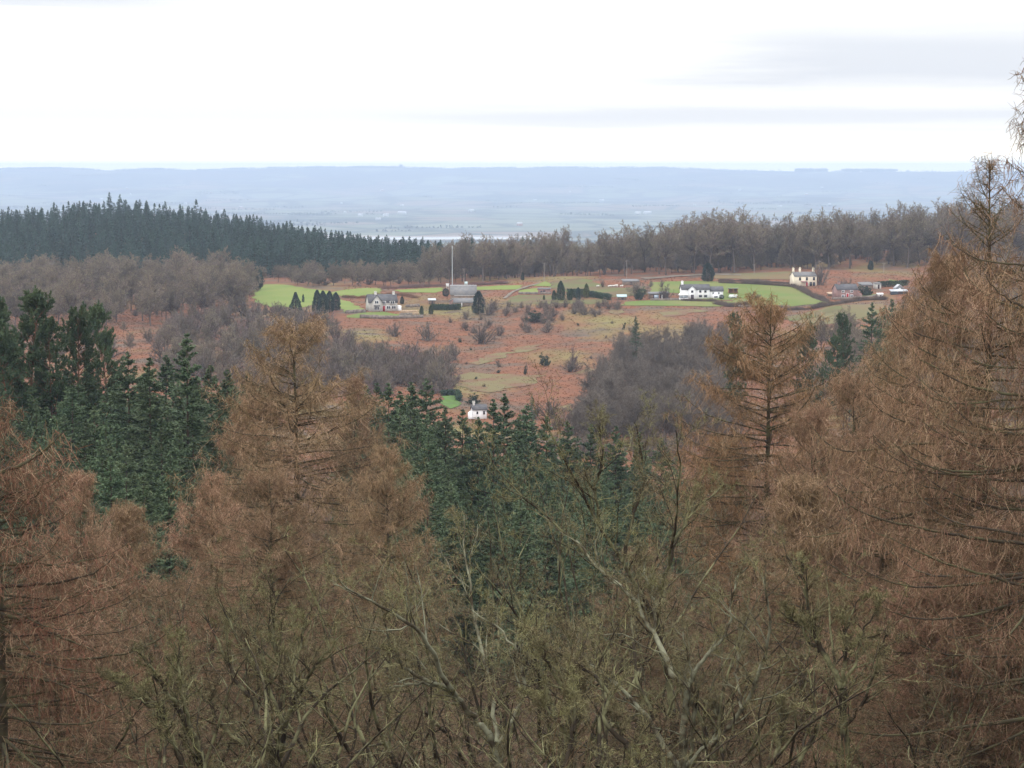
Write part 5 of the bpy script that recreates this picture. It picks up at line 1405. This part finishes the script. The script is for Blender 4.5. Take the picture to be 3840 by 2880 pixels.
# ------------------------------------------------------------------ woods across the valley
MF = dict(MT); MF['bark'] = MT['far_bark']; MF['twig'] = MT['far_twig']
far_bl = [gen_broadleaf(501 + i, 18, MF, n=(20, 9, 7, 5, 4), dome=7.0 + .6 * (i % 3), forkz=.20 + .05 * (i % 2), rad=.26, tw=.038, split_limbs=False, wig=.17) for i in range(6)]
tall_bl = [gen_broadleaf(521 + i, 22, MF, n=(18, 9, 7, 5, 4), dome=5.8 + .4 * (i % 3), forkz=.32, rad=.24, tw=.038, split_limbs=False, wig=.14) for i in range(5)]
far_sp = [gen_spruce(541 + i, 22, 3.1, MT, nb=120, nsp=13, size=.95, single=True, needle='far_needle', ragged=.2) for i in range(5)]

def gn_scatter(name, pts, rot, scl, idx, protos, label, cat):
    """nobody could count these: one object, copies of the modelled trees spread over points"""
    me = bpy.data.meshes.new(name); me.vertices.add(len(pts)); me.vertices.foreach_set('co', np.asarray(pts, np.float32).ravel())
    for nm, tp, dat in (('rot', 'FLOAT', rot), ('scl', 'FLOAT_VECTOR', scl), ('idx', 'INT', idx)):
        a = me.attributes.new(nm, tp, 'POINT'); a.data.foreach_set('vector' if tp == 'FLOAT_VECTOR' else 'value', np.asarray(dat, np.int32 if tp == 'INT' else np.float32).ravel())
    o = meshobj(name, me)
    g = bpy.data.node_groups.new(name, 'GeometryNodeTree')
    g.interface.new_socket('Geometry', in_out='INPUT', socket_type='NodeSocketGeometry'); g.interface.new_socket('Geometry', in_out='OUTPUT', socket_type='NodeSocketGeometry')
    gi = g.nodes.new('NodeGroupInput'); go = g.nodes.new('NodeGroupOutput'); jn = g.nodes.new('GeometryNodeJoinGeometry')
    def attr(nm, tp):
        n = g.nodes.new('GeometryNodeInputNamedAttribute'); n.data_type = tp; n.inputs[0].default_value = nm; return n.outputs[0]
    r = g.nodes.new('ShaderNodeCombineXYZ'); g.links.new(attr('rot', 'FLOAT'), r.inputs[2])
    sc = attr('scl', 'FLOAT_VECTOR'); ix = attr('idx', 'INT')
    for k, src in enumerate(protos):
        oi = g.nodes.new('GeometryNodeObjectInfo'); oi.inputs['Object'].default_value = src; oi.transform_space = 'ORIGINAL'
        oi.inputs['As Instance'].default_value = True
        cmp = g.nodes.new('FunctionNodeCompare'); cmp.data_type = 'INT'; cmp.operation = 'EQUAL'
        ints = [s for s in cmp.inputs if s.type == 'INT']; g.links.new(ix, ints[0]); ints[1].default_value = k
        ip = g.nodes.new('GeometryNodeInstanceOnPoints')
        g.links.new(gi.outputs[0], ip.inputs['Points']); g.links.new(cmp.outputs[0], ip.inputs['Selection']); g.links.new(oi.outputs['Geometry'], ip.inputs['Instance'])
        g.links.new(r.outputs[0], ip.inputs['Rotation']); g.links.new(sc, ip.inputs['Scale']); g.links.new(ip.outputs[0], jn.inputs[0])
    g.links.new(jn.outputs[0], go.inputs[0])
    md = o.modifiers.new('spread', 'NODES'); md.node_group = g
    return tag(o, label, cat, kind='stuff')

class Spots:
    def __init__(self): self.c = {}
    def free(self, x, y, r):
        k = (int(x // 12), int(y // 12))
        for i in (-1, 0, 1):
            for j in (-1, 0, 1):
                for q in self.c.get((k[0] + i, k[1] + j), []):
                    if (q[0] - x) ** 2 + (q[1] - y) ** 2 < r * r: return False
        self.c.setdefault(k, []).append((x, y)); return True

# ---- right-hand wood behind the houses
def wood(px0, px1, dfun, n, rmin, hfun, seed):
    rnd = random.Random(seed); sp = Spots(); out = []
    for _ in range(n * 30):
        if len(out) >= n: break
        px = rnd.uniform(px0, px1); lo, hi = dfun(px); d = rnd.uniform(lo, hi); p = at(px, d)
        if not sp.free(p[0], p[1], rmin) or in_fields(p[0], p[1]): continue
        out.append((px, d, p, hfun(px, d) * (rnd.uniform(.68, 1.0) if rnd.random() < .5 else rnd.uniform(.92, 1.06)), rnd.uniform(0, 2 * PI), rnd.randrange(30)))
    return out
WTOP = ([1560, 1650, 1750, 1900, 2000, 2060, 2150, 2250, 2350, 2450, 2560, 2700, 2780, 2900, 3000, 3150, 3300, 3400, 3550, 3840, 4100],
        [915, 905, 890, 885, 880, 858, 880, 872, 850, 842, 800, 800, 792, 815, 800, 782, 800, 770, 758, 750, 750])
def wh(px, d):
    z = on_ray(px, np.interp(px, *WTOP) + (26 if px > 1950 else 0), d)[2]
    H = z - at(px, d)[2]
    return max(7, min(27, H))
right = wood(1600, 4150, lambda px: (np.interp(px, [1600, 2000, 2600, 3300, 4150], [1020, 1020, 1022, 1030, 1015]), 1290), 560, 9.6, wh, 1)
right.sort(key=lambda q: q[1])
rest = []
ind_r = 0
for q in right:
    px, d, p, H, rz, k = q
    crest = d > 1130 and random.random() < .10
    if ind_r < 165 and (d < 1062 or crest):
        pr = tall_bl[k % 5]; put(pr, 'woodland_tree', p, H, rz, 'bare brown woodland tree standing close among others in the wood behind the houses', 'tree', 'trees of the wood behind the houses', sxy=H / 22 * random.uniform(1.25, 1.7)); ind_r += 1
    else: rest.append((p, H, rz, k))
# prominent round-headed crowns on the skyline
for px, top, d, lab, sx in [(2690, 798, 1120, 'large round-headed bare tree on the skyline, left of two', 1.5), (2785, 792, 1125, 'tall round-headed bare tree on the skyline, right of two', 1.1),
                        (2110, 858, 1110, 'wide pale bare tree rising from the wood below the river', 1.25), (2345, 846, 1115, 'flat-topped wide bare tree on the skyline above the tumbledown shed', 1.6), (3390, 765, 1150, 'bare tree topping the skyline left of the tall pointed larch', 1.1)]:
    loc, H = top_place(px, top, d); put(far_bl[random.randrange(6)], 'woodland_tree', loc, H, None, lab, 'tree', 'trees on the skyline of the wood', sxy=H / 18 * .8 * sx)
for px, top, d in [(1985, 880, 1105), (2030, 868, 1110), (2260, 866, 1115), (2440, 848, 1120), (2500, 838, 1118), (2585, 815, 1125), (2640, 806, 1110), (2745, 805, 1100), (2870, 812, 1120), (2945, 800, 1125), (3020, 796, 1115), (3090, 790, 1120), (3150, 783, 1125),
                   (3215, 800, 1110), (3290, 792, 1125), (3340, 778, 1135), (3450, 772, 1130), (3520, 762, 1140), (3600, 752, 1130), (3680, 752, 1120), (3790, 748, 1115)]:
    loc, H = top_place(px, top + random.uniform(0, 12), d); put(far_bl[random.randrange(6)], 'woodland_tree', loc, H, None, 'round-headed bare tree along the skyline of the wood', 'tree', 'round-headed trees along the skyline', sxy=H / 18 * random.uniform(.95, 1.3))
# ---- left-hand broadleaf wood below the conifer hill
LT_ = ([-300, 0, 100, 250, 420, 560, 700, 850, 960, 1050, 1300, 1560], [960, 975, 950, 930, 945, 940, 930, 965, 990, 985, 985, 960])
def lh(px, d): return random.uniform(12, 19) * np.interp(d, [800, 1100], [.92, 1.0])
left = wood(-330, 1620, lambda px: (np.interp(px, [-330, 500, 900, 960, 1620], [815, 800, 870, 1000, 1005]), np.interp(px, [-330, 900, 1620], [1110, 1100, 1080])), 215, 10.5, lh, 2)
left.sort(key=lambda q: q[1])
for i, (px, d, p, H, rz, k) in enumerate(left):
    if d > 990: H = min(H, max(7, on_ray(px, np.interp(px, *LT_), d)[2] - p[2])) 
    if i < 125: put(far_bl[k % 6], 'woodland_tree', p, H, rz, 'rounded grey brown bare tree in the wood below the conifer hill', 'tree', 'rounded trees below the conifer hill', sxy=H / 18 * random.uniform(1.15, 1.5))
    else: rest.append((p, H, rz, k))
# low growth under and behind the tall trees closes the wood to the eye
rnd = random.Random(77)
low = []
for _ in range(900):
    px = rnd.uniform(1560, 4200); d = rnd.uniform(1032 if px > 1700 else 1050, 1300); p = at(px, d)
    if not in_fields(p[0], p[1]): low.append((p, rnd.uniform(5, 11), rnd.uniform(0, 6.28), 5 + rnd.randrange(3)))
for _ in range(160):
    px = rnd.uniform(-330, 1600); d = rnd.uniform(1000, 1120); p = at(px, d)
    if not in_fields(p[0], p[1]): low.append((p, rnd.uniform(6, 10), rnd.uniform(0, 6.28), 5 + rnd.randrange(3)))
rest = [(q[0], q[1], q[2], q[3] % 5) for q in rest]
src = [o for o in COL.objects if o.name.startswith('woodland_tree')]
srcs = []
for pr in tall_bl: srcs.append(next(o for o in src if o.data == pr.parts[0][1]))
for pr in far_bl[:3]: srcs.append(next(o for o in src if o.data == pr.parts[0][1]))
rest += low
SC = [(lambda q: q[1] / (22 if q[3] < 5 else 18))(q) for q in rest]
gn_scatter('far_wood', [r[0] for r in rest], [r[2] for r in rest], [(c * 1.25, c * 1.25, c) for c in SC], [r[3] for r in rest], srcs, 'deeper part of the bare wood behind the houses, too dense to count', 'wood')

# ---- conifer hill
CT = ([-400, 0, 60, 180, 300, 400, 480, 560, 640, 720, 800, 900, 1000, 1080, 1160, 1250, 1330, 1420, 1500, 1580, 1640], [780, 778, 775, 762, 748, 735, 731, 738, 746, 763, 775, 792, 808, 822, 838, 856, 868, 880, 892, 902, 912])
rnd = random.Random(4); sp = Spots(); con = []
for _ in range(60000):
    if len(con) >= 1600: break
    px = rnd.uniform(-420, 1660); d = rnd.uniform(np.interp(px, [-420, 500, 1000, 1300, 1660], [1110, 1120, 1100, 1090, 1090]), 1430); p = at(px, d)
    if not sp.free(p[0], p[1], 4.3): continue
    ztop = on_ray(px, np.interp(px, *CT), d)[2]
    H = min(rnd.uniform(9.5, 16.5), ztop - p[2] + (rnd.uniform(-3.2, .4) if rnd.random() < .82 else rnd.uniform(.4, 2.6)))
    if H < 6: continue
    con.append((px, d, p, H, rnd.uniform(0, 2 * PI), rnd.randrange(5), ztop - p[2] - H))
# the ones that show: the skyline row and the front row
con.sort(key=lambda q: (q[6] > 1.0 and q[1] > 1165, q[1]))
csrc = []
restc = []
for i, (px, d, p, H, rz, k, _) in enumerate(con):
    if i < 290:
        o = put(far_sp[k], 'hill_spruce', p, H, rz, 'blue green spruce packed among the others on the conifer hill', 'spruce', 'spruces of the conifer hill', sxy=H / 22 * rnd.uniform(1.05, 1.75)); csrc.append(o)
    else: restc.append((p, H, rz, k))
srcs = [next(o for o in csrc if o.data == pr.parts[0][1]) for pr in far_sp]
gn_scatter('conifer_forest', [r[0] for r in restc], [r[2] for r in restc], [(r[1] / 22 * 1.35, r[1] / 22 * 1.35, r[1] / 22) for r in restc], [r[3] for r in restc], srcs, 'dense blue green conifer forest covering the left hill', 'forest')
for px, top, d, lab, k in [(410, 722, 1400, 'ragged spruce standing highest on the conifer hill skyline', 0), (450, 730, 1400, 'second ragged spruce beside the highest one on the skyline', 1), (735, 748, 1390, 'broad spruce breaking the skyline on the right slope of the conifer hill', 2),
                           (1585, 888, 1150, 'dark spruce standing in front of the bright river', 3), (1560, 893, 1140, 'smaller spruce left of the one in front of the river', 4), (1745, 893, 1110, 'dark conifer pair left member at the top of the bare wood', 1), (1770, 890, 1110, 'dark conifer pair right member at the top of the bare wood', 2), (1960, 888, 1110, 'dark conifer rising from the bare wood below the river', 0),
                           (1345, 978, 1010, 'dark ivy clad conifer among the bare trees behind the grey house', 3), (385, 1062, 900, 'dark conifer among the rounded bare trees at left', 2)]:
    loc, H = top_place(px, top, d); put(far_sp[k], 'hill_spruce', loc, H, None, lab, 'spruce', 'spruces standing apart', sxy=H / 22 * 1.15)
loc, H = top_place(1640, 893, 1120)

# ---- scrub and bushes on the slopes
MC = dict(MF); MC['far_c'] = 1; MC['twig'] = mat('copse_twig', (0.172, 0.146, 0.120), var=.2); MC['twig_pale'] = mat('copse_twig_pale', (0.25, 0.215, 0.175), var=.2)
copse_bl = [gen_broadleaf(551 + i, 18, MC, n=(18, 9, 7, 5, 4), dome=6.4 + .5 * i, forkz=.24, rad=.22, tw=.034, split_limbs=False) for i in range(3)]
bush_b = [gen_bush(601 + i, 5, 6.5, MF, stems=15, n=(7, 6, 5), twig='scrub', tw=.044) for i in range(4)]
bush_p = [gen_bush(611, 7, 6, MF, stems=16, n=(8, 7, 5), twig='purple_twig', tw=.034)]
bush_d = [gen_bush(621, 4, 4.5, MF, stems=14, n=(6, 6, 4), twig='scrub', tw=.024, leafy=5200, leaf=.24)]
def bush(pr, px, base, hpx, wpx, label, group, name='bush', cat='bush'):
    b = hit(px, base); d = b[1]; H = hpx / FPX * d; W = wpx / FPX * d
    return put(pr, name, b, H, None, label, cat, group, sxy=W / (pr.R * 2))
for pr, px, base, hp, wp, lab in [
    (bush_b[0], 1333, 1410, 170, 190, 'big grey bare bush at the left edge of the bracken slope'), (bush_p[0], 1529, 1405, 155, 175, 'large mauve bare bush beside the big grey one'),
    (bush_b[1], 1604, 1277, 75, 105, 'grey brown bush in the upper left of the bracken slope'), (bush_b[2], 1805, 1288, 82, 115, 'broad pale bush in the middle of the bracken slope'),
    (bush_b[3], 2050, 1247, 55, 68, 'rounded grey bush high on the bracken slope'), (bush_d[0], 2044, 1373, 48, 50, 'dark round bush on the olive grass'),
    (bush_p[0], 2147, 1384, 128, 62, 'slim reddish birch on the bracken slope'), (bush_b[0], 1683, 1362, 50, 48, 'small grey bush low on the bracken slope'),
    (bush_d[0], 1971, 1406, 42, 16, 'tiny upright bush on the olive grass'), (bush_b[1], 1870, 1376, 34, 28, 'small thorn bush above the olive grass'),
    (bush_d[0], 2010, 1208, 42, 85, 'dark spreading bush under the pale lawn'), (bush_b[2], 2140, 1394, 50, 95, 'low grey bush at the foot of the slim birch'),
    (bush_p[0], 1670, 1450, 95, 70, 'mauve bare bush beside the middle spruces'), (bush_d[0], 1773, 1515, 38, 60, 'dark bush behind the white house in the hollow'),
    (bush_b[3], 2256, 1372, 50, 50, 'small bush right of the slim birch'), (bush_b[0], 1480, 1262, 60, 90, 'brown bush under the grey house garden wall'),
    (bush_b[2], 3075, 1068, 98, 72, 'rounded grey green bare tree right of the cream cottage'), (bush_b[1], 2500, 1124, 62, 60, 'grey bare shrub left of the white farmhouse sunroom'),
    (bush_b[3], 2395, 1108, 60, 110, 'pale tangled thicket in the paddock'), (bush_d[0], 2400, 1124, 48, 48, 'dark bush right of the low blue roofed shed'),
    (bush_b[0], 2440, 1076, 28, 30, 'thorn bush behind the grey outbuildings'), (bush_b[1], 2480, 1078, 34, 26, 'small orchard tree behind the white farmhouse'), (bush_b[2], 2260, 1078, 34, 24, 'thin orchard tree in the olive paddock'),
    (bush_b[1], 1830, 1182, 70, 90, 'grey bush right of the large blue green conifer'), (bush_b[3], 3170, 1086, 44, 90, 'bare shrubs behind the pink stone house'), (bush_d[0], 3245, 1108, 40, 60, 'evergreen shrub beside the little lawn'),
    (bush_b[0], 2830, 1120, 26, 70, 'sprawling bush in the big green field'),  (bush_p[0], 1240, 1222, 75, 90, 'mauve bare tree below the dark conifer clump'), (bush_b[2], 1180, 1212, 60, 70, 'grey bush below the bright pasture'),
]: bush(pr, px, base, hp, wp, lab, 'bushes on the slopes')

def scatter_bush(n, poly, protos, hr, rmin, label, group, name='bush', cat='bush', seed=0, wide=1.0, avoid=True):
    rnd = random.Random(seed); sp = Spots(); k = 0
    xs = [p[0] for p in poly]; ys = [p[1] for p in poly]
    for _ in range(n * 60):
        if k >= n: break
        px, py = rnd.uniform(min(xs), max(xs)), rnd.uniform(min(ys), max(ys))
        c = False; j = len(poly) - 1
        for i in range(len(poly)):
            if (poly[i][1] > py) != (poly[j][1] > py) and px < (poly[j][0] - poly[i][0]) * (py - poly[i][1]) / (poly[j][1] - poly[i][1]) + poly[i][0]: c = not c
            j = i
        if not c: continue
        b = hit(px, py)
        if not sp.free(b[0], b[1], rmin) or (avoid and in_fields(b[0], b[1])): continue
        pr = rnd.choice(protos); H = rnd.uniform(*hr)
        put(pr, name, b, H, None, label, cat, group, sxy=H / pr.H * wide * rnd.uniform(.8, 1.2)); k += 1
scatter_bush(205, [(650, 1225), (720, 1190), (930, 1150), (1010, 1175), (1180, 1215), (1400, 1330), (1640, 1400), (1640, 1480), (880, 1490), (600, 1440)], bush_b + bush_p + far_bl[:2], (5, 9), 3.7, 'bare grey mauve scrub tree on the left slope', 'scrub trees on the left slope', 'scrub_tree', 'tree', 21)
scatter_bush(38, [(-50, 1110), (480, 1120), (640, 1165), (600, 1330), (-50, 1400)], bush_b + far_bl[:2], (3.5, 8), 8, 'bare scrub tree in the bracken at far left', 'scrub trees at far left', 'scrub_tree', 'tree', 22)
scatter_bush(140, [(2160, 1690), (2180, 1560), (2230, 1470), (2330, 1400), (2560, 1345), (2740, 1330), (2740, 1690)], copse_bl, (8, 12.5), 3.5, 'bare dark grey tree in the copse left of the golden larch', 'trees of the dark grey copse', 'copse_tree', 'tree', 23)
scatter_bush(14, [(2290, 1330), (2420, 1270), (2600, 1250), (2700, 1290), (2560, 1340), (2330, 1400)], far_bl[:3], (5, 8), 5.5, 'thin brown bare tree at the upper edge of the grey copse', 'thin trees above the grey copse', 'copse_tree', 'tree', 24)
scatter_bush(26, [(2020, 1150), (2330, 1145), (2310, 1170), (2200, 1195), (2030, 1215)], bush_b, (2.5, 4.2), 4.0, 'dark thorn bush in the scrub belt under the lawns', 'thorn bushes under the lawns', 'bush', 'bush', 25, 1.2)
scatter_bush(20, [(1640, 1190), (1900, 1150), (2030, 1150), (2000, 1260), (1700, 1260)], bush_b, (2.2, 5), 6.0, 'bare bush among the bracken below the barn', 'bushes below the barn', 'bush', 'bush', 26)
scatter_bush(12, [(1650, 1262), (2300, 1210), (2280, 1360), (1700, 1500)], bush_b + bush_d, (.9, 2.0), 9.0, 'little shrub dotted on the bracken slope', 'little shrubs on the bracken', 'shrub', 'shrub', 27)
scatter_bush(80, [(3050, 1330), (3420, 1180), (3860, 900), (3900, 1400), (3300, 1480)], far_bl[:4], (8, 13), 5, 'bare brown tree on the slope behind the tall pointed larch', 'trees behind the tall pointed larch', 'copse_tree', 'tree', 28)
scatter_bush(60, [(3050, 1480), (3420, 1400), (3860, 1350), (3860, 1650), (3050, 1650)], far_bl[:4], (7, 12), 4.5, 'bare brown tree in the dip behind the near larches', 'trees in the dip behind the near larches', 'copse_tree', 'tree', 30)
scatter_bush(46, [(1950, 1560), (2560, 1600), (2800, 1560), (2800, 1760), (1950, 1700)], bush_b + bush_p, (3, 6.5), 3.5, 'brown grey bush behind the middle spruces', 'bushes behind the middle spruces', 'bush', 'bush', 31)
scatter_bush(40, [(1300, 1290), (1700, 1330), (1740, 1480), (1300, 1480)], bush_b + bush_p, (3.5, 7.5), 4.0, 'grey mauve bare bush at the left foot of the bracken slope', 'bushes at the left foot of the bracken', 'bush', 'bush', 33)
scatter_bush(16, [(1050, 1050), (1560, 1040), (1560, 1066), (1300, 1074), (1060, 1062)], bush_b, (2, 4), 7, 'reddish thorn bush along the top of the farm fields', 'thorn bushes above the farm fields', 'bush', 'bush', 29, 1.3)

# ---- bracken: nobody could count it
def bracken():
    rng = np.random.default_rng(9); n = 50000
    d = rng.uniform(420, 1010, n); px = rng.uniform(-60, 3450, n)
    x = (px - 1920) / FPX * d
    keep = np.array([not in_fields(a, b) for a, b in zip(x, d)]) & ~((d > 840) & (px > 950) & (px < 1290))
    x, d = x[keep], d[keep]; z = ground_v(x, d); n = len(x)
    c = np.repeat(np.stack([x, d, z], 1), 5, 0) + rng.normal(0, .22, (n * 5, 3)) * np.array([1, 1, 0])
    ax = rng.normal(0, .6, (n * 5, 3)); ax[:, 2] = rng.uniform(.3, 1, n * 5); ax = unit(ax) * rng.uniform(.2, .5, (n * 5, 1))
    m = MB(); m.spikes(c, ax, unit(np.cross(ax, rng.normal(0, 1, (n * 5, 3)))) * rng.uniform(.04, .11, (n * 5, 1)))
    mt = bpy.data.materials['ground'].copy(); mt.name = 'bracken'
    o = meshobj('bracken', m.build('bracken', mt)); tag(o, 'rust red dead bracken covering the open slope', 'bracken', kind='stuff')
bracken()

# ------------------------------------------------------------------ far side of the river
rnd = random.Random(8)
BW = [mat('far_white', (.45, .45, .45)), mat('far_grey', (.5, .5, .52)), mat('far_brick', (.35, .2, .15))]
def far_building(px, py, W, D, H, m, label, group):
    p = hit(px, py); o = tag(empty('far_building', p, rnd.uniform(-.4, .4)), label, 'building', group)
    W *= .62; D *= .7; b = MB()
    b.prism([(0, -2), (D, -2), (D, H), (D / 2, H * 1.4), (0, H)], 'x', -W / 2, W / 2); meshobj('wall', b.build('far_wall', m), o)
    r = MB(); s = H * .4 / (D / 2)
    for y in (-.4, D + .4): r.slab((-W / 2 - .3, y, H + .25 - .4 * s), (W / 2 + .3, y, H + .25 - .4 * s), (W / 2 + .3, D / 2, H * 1.4 + .25), (-W / 2 - .3, D / 2, H * 1.4 + .25), .25)
    meshobj('roof', r.build('far_roof', BW[1] if m is not BW[1] else BW[0]), o)
for px, py, W, m, lab in [(1505, 803, 60, 0, 'longest white building on the plain, above the bright river'), (1770, 795, 38, 0, 'white building on the plain right of the longest one'), (2255, 755, 45, 0, 'bright white building on the plain above the middle of the wood'),
                        (2430, 803, 55, 0, 'wide pale building on the plain above the round-headed trees'), (2390, 804, 40, 0, 'pale building left of the wide one on the plain'), (1350, 812, 30, 0, 'small white building left of the longest one'), (1450, 812, 34, 1, 'grey building beside the longest white one')]:
    far_building(px, py, W, 26, 9, BW[m], lab, 'buildings on the far plain')
for i in range(24):
    px = rnd.uniform(100, 3600); py = rnd.uniform(700, 850)
    far_building(px, py, rnd.uniform(14, 36), rnd.uniform(9, 18), rnd.uniform(5, 9), BW[rnd.choice([0, 0, 0, 1, 2])], 'tiny pale building scattered over the hazy far plain', 'tiny buildings scattered on the far plain')
# clumps of trees along the scarp top and hedgerow woods: one far-off mass
def ridge_wood():
    rng = np.random.default_rng(12); C = []; S = []
    xs = rng.uniform(-5600, 5600, 6200); px = 1920 + FPX * xs / RIDGE_D
    dens = .5 + .5 * np.sin(px / 83.0) * np.sin(px / 31.0 + 1)
    for a, b in ((2980, 3085), (3150, 3215), (3235, 3340), (0, 235), (1330, 1440)): dens = np.where((px > a) & (px < b), 2.0, dens)
    dens = np.where((px > 2700) & (px < 3900) & (dens < 1.5), dens * .2, dens)
    k = rng.uniform(0, 1, len(xs)) < dens * .8; xs = xs[k]; px = px[k]
    y = RIDGE_D + rng.uniform(-260, 160, len(xs)); z = ground_v(xs, y)
    big = np.zeros(len(xs), bool)
    for a, b in ((2980, 3085), (3150, 3215), (3235, 3340)): big |= (px > a) & (px < b)
    for i in range(len(xs)):
        s = rng.uniform(8, 13) * (2.3 if big[i] else 1.15); C.append((xs[i], y[i], z[i] + s * .5)); S.append(s)
    for q in range(40):                               # the square clump on the skyline
        x = (1505 - 1920) / FPX * RIDGE_D + rng.uniform(-12, 12); C.append((x, RIDGE_D + rng.uniform(-9, 9), ground(x, RIDGE_D) + rng.uniform(8, 26))); S.append(10)
    # woods and hedgerows on the plain and the scarp face
    for q in range(90):
        y0 = rng.uniform(7500, 18600); x0 = rng.uniform(-.25, .25) * y0; L = rng.uniform(80, 420); a = rng.normal(0, .35)
        for j in range(int(L / 14)):
            x = x0 + (j * 14 - L / 2) * math.cos(a) + rng.normal(0, 4); yy = y0 + (j * 14 - L / 2) * math.sin(a) + rng.normal(0, 10)
            s = rng.uniform(6, 12); C.append((x, yy, ground(x, yy) + s * .35)); S.append(s)
    C = np.array(C); S = np.array(S); n = len(C)
    # each crown: a lumpy cluster of leaf sized (for this distance) facets
    f = 14; u = rng.normal(0, 1, (n, f, 3)); u = unit(u); u[..., 2] *= .8
    base = (C[:, None] + u * S[:, None, None] * rng.uniform(.1, .45, (n, f, 1))).reshape(-1, 3)
    ax = unit(rng.normal(0, 1, (n * f, 3))) * np.repeat(S, f)[:, None] * .5
    m = MB(); m.leaves(base, ax, unit(np.cross(ax, rng.normal(0, 1, (n * f, 3)))) * np.repeat(S, f)[:, None] * .24)
    o = meshobj('ridge_wood', m.build('ridge_wood', mat('far_wood_leaf', (.075, .075, .055)))); tag(o, 'distant tree clumps and hedgerows on the hazy plain and scarp', 'wood', kind='stuff')
ridge_wood()
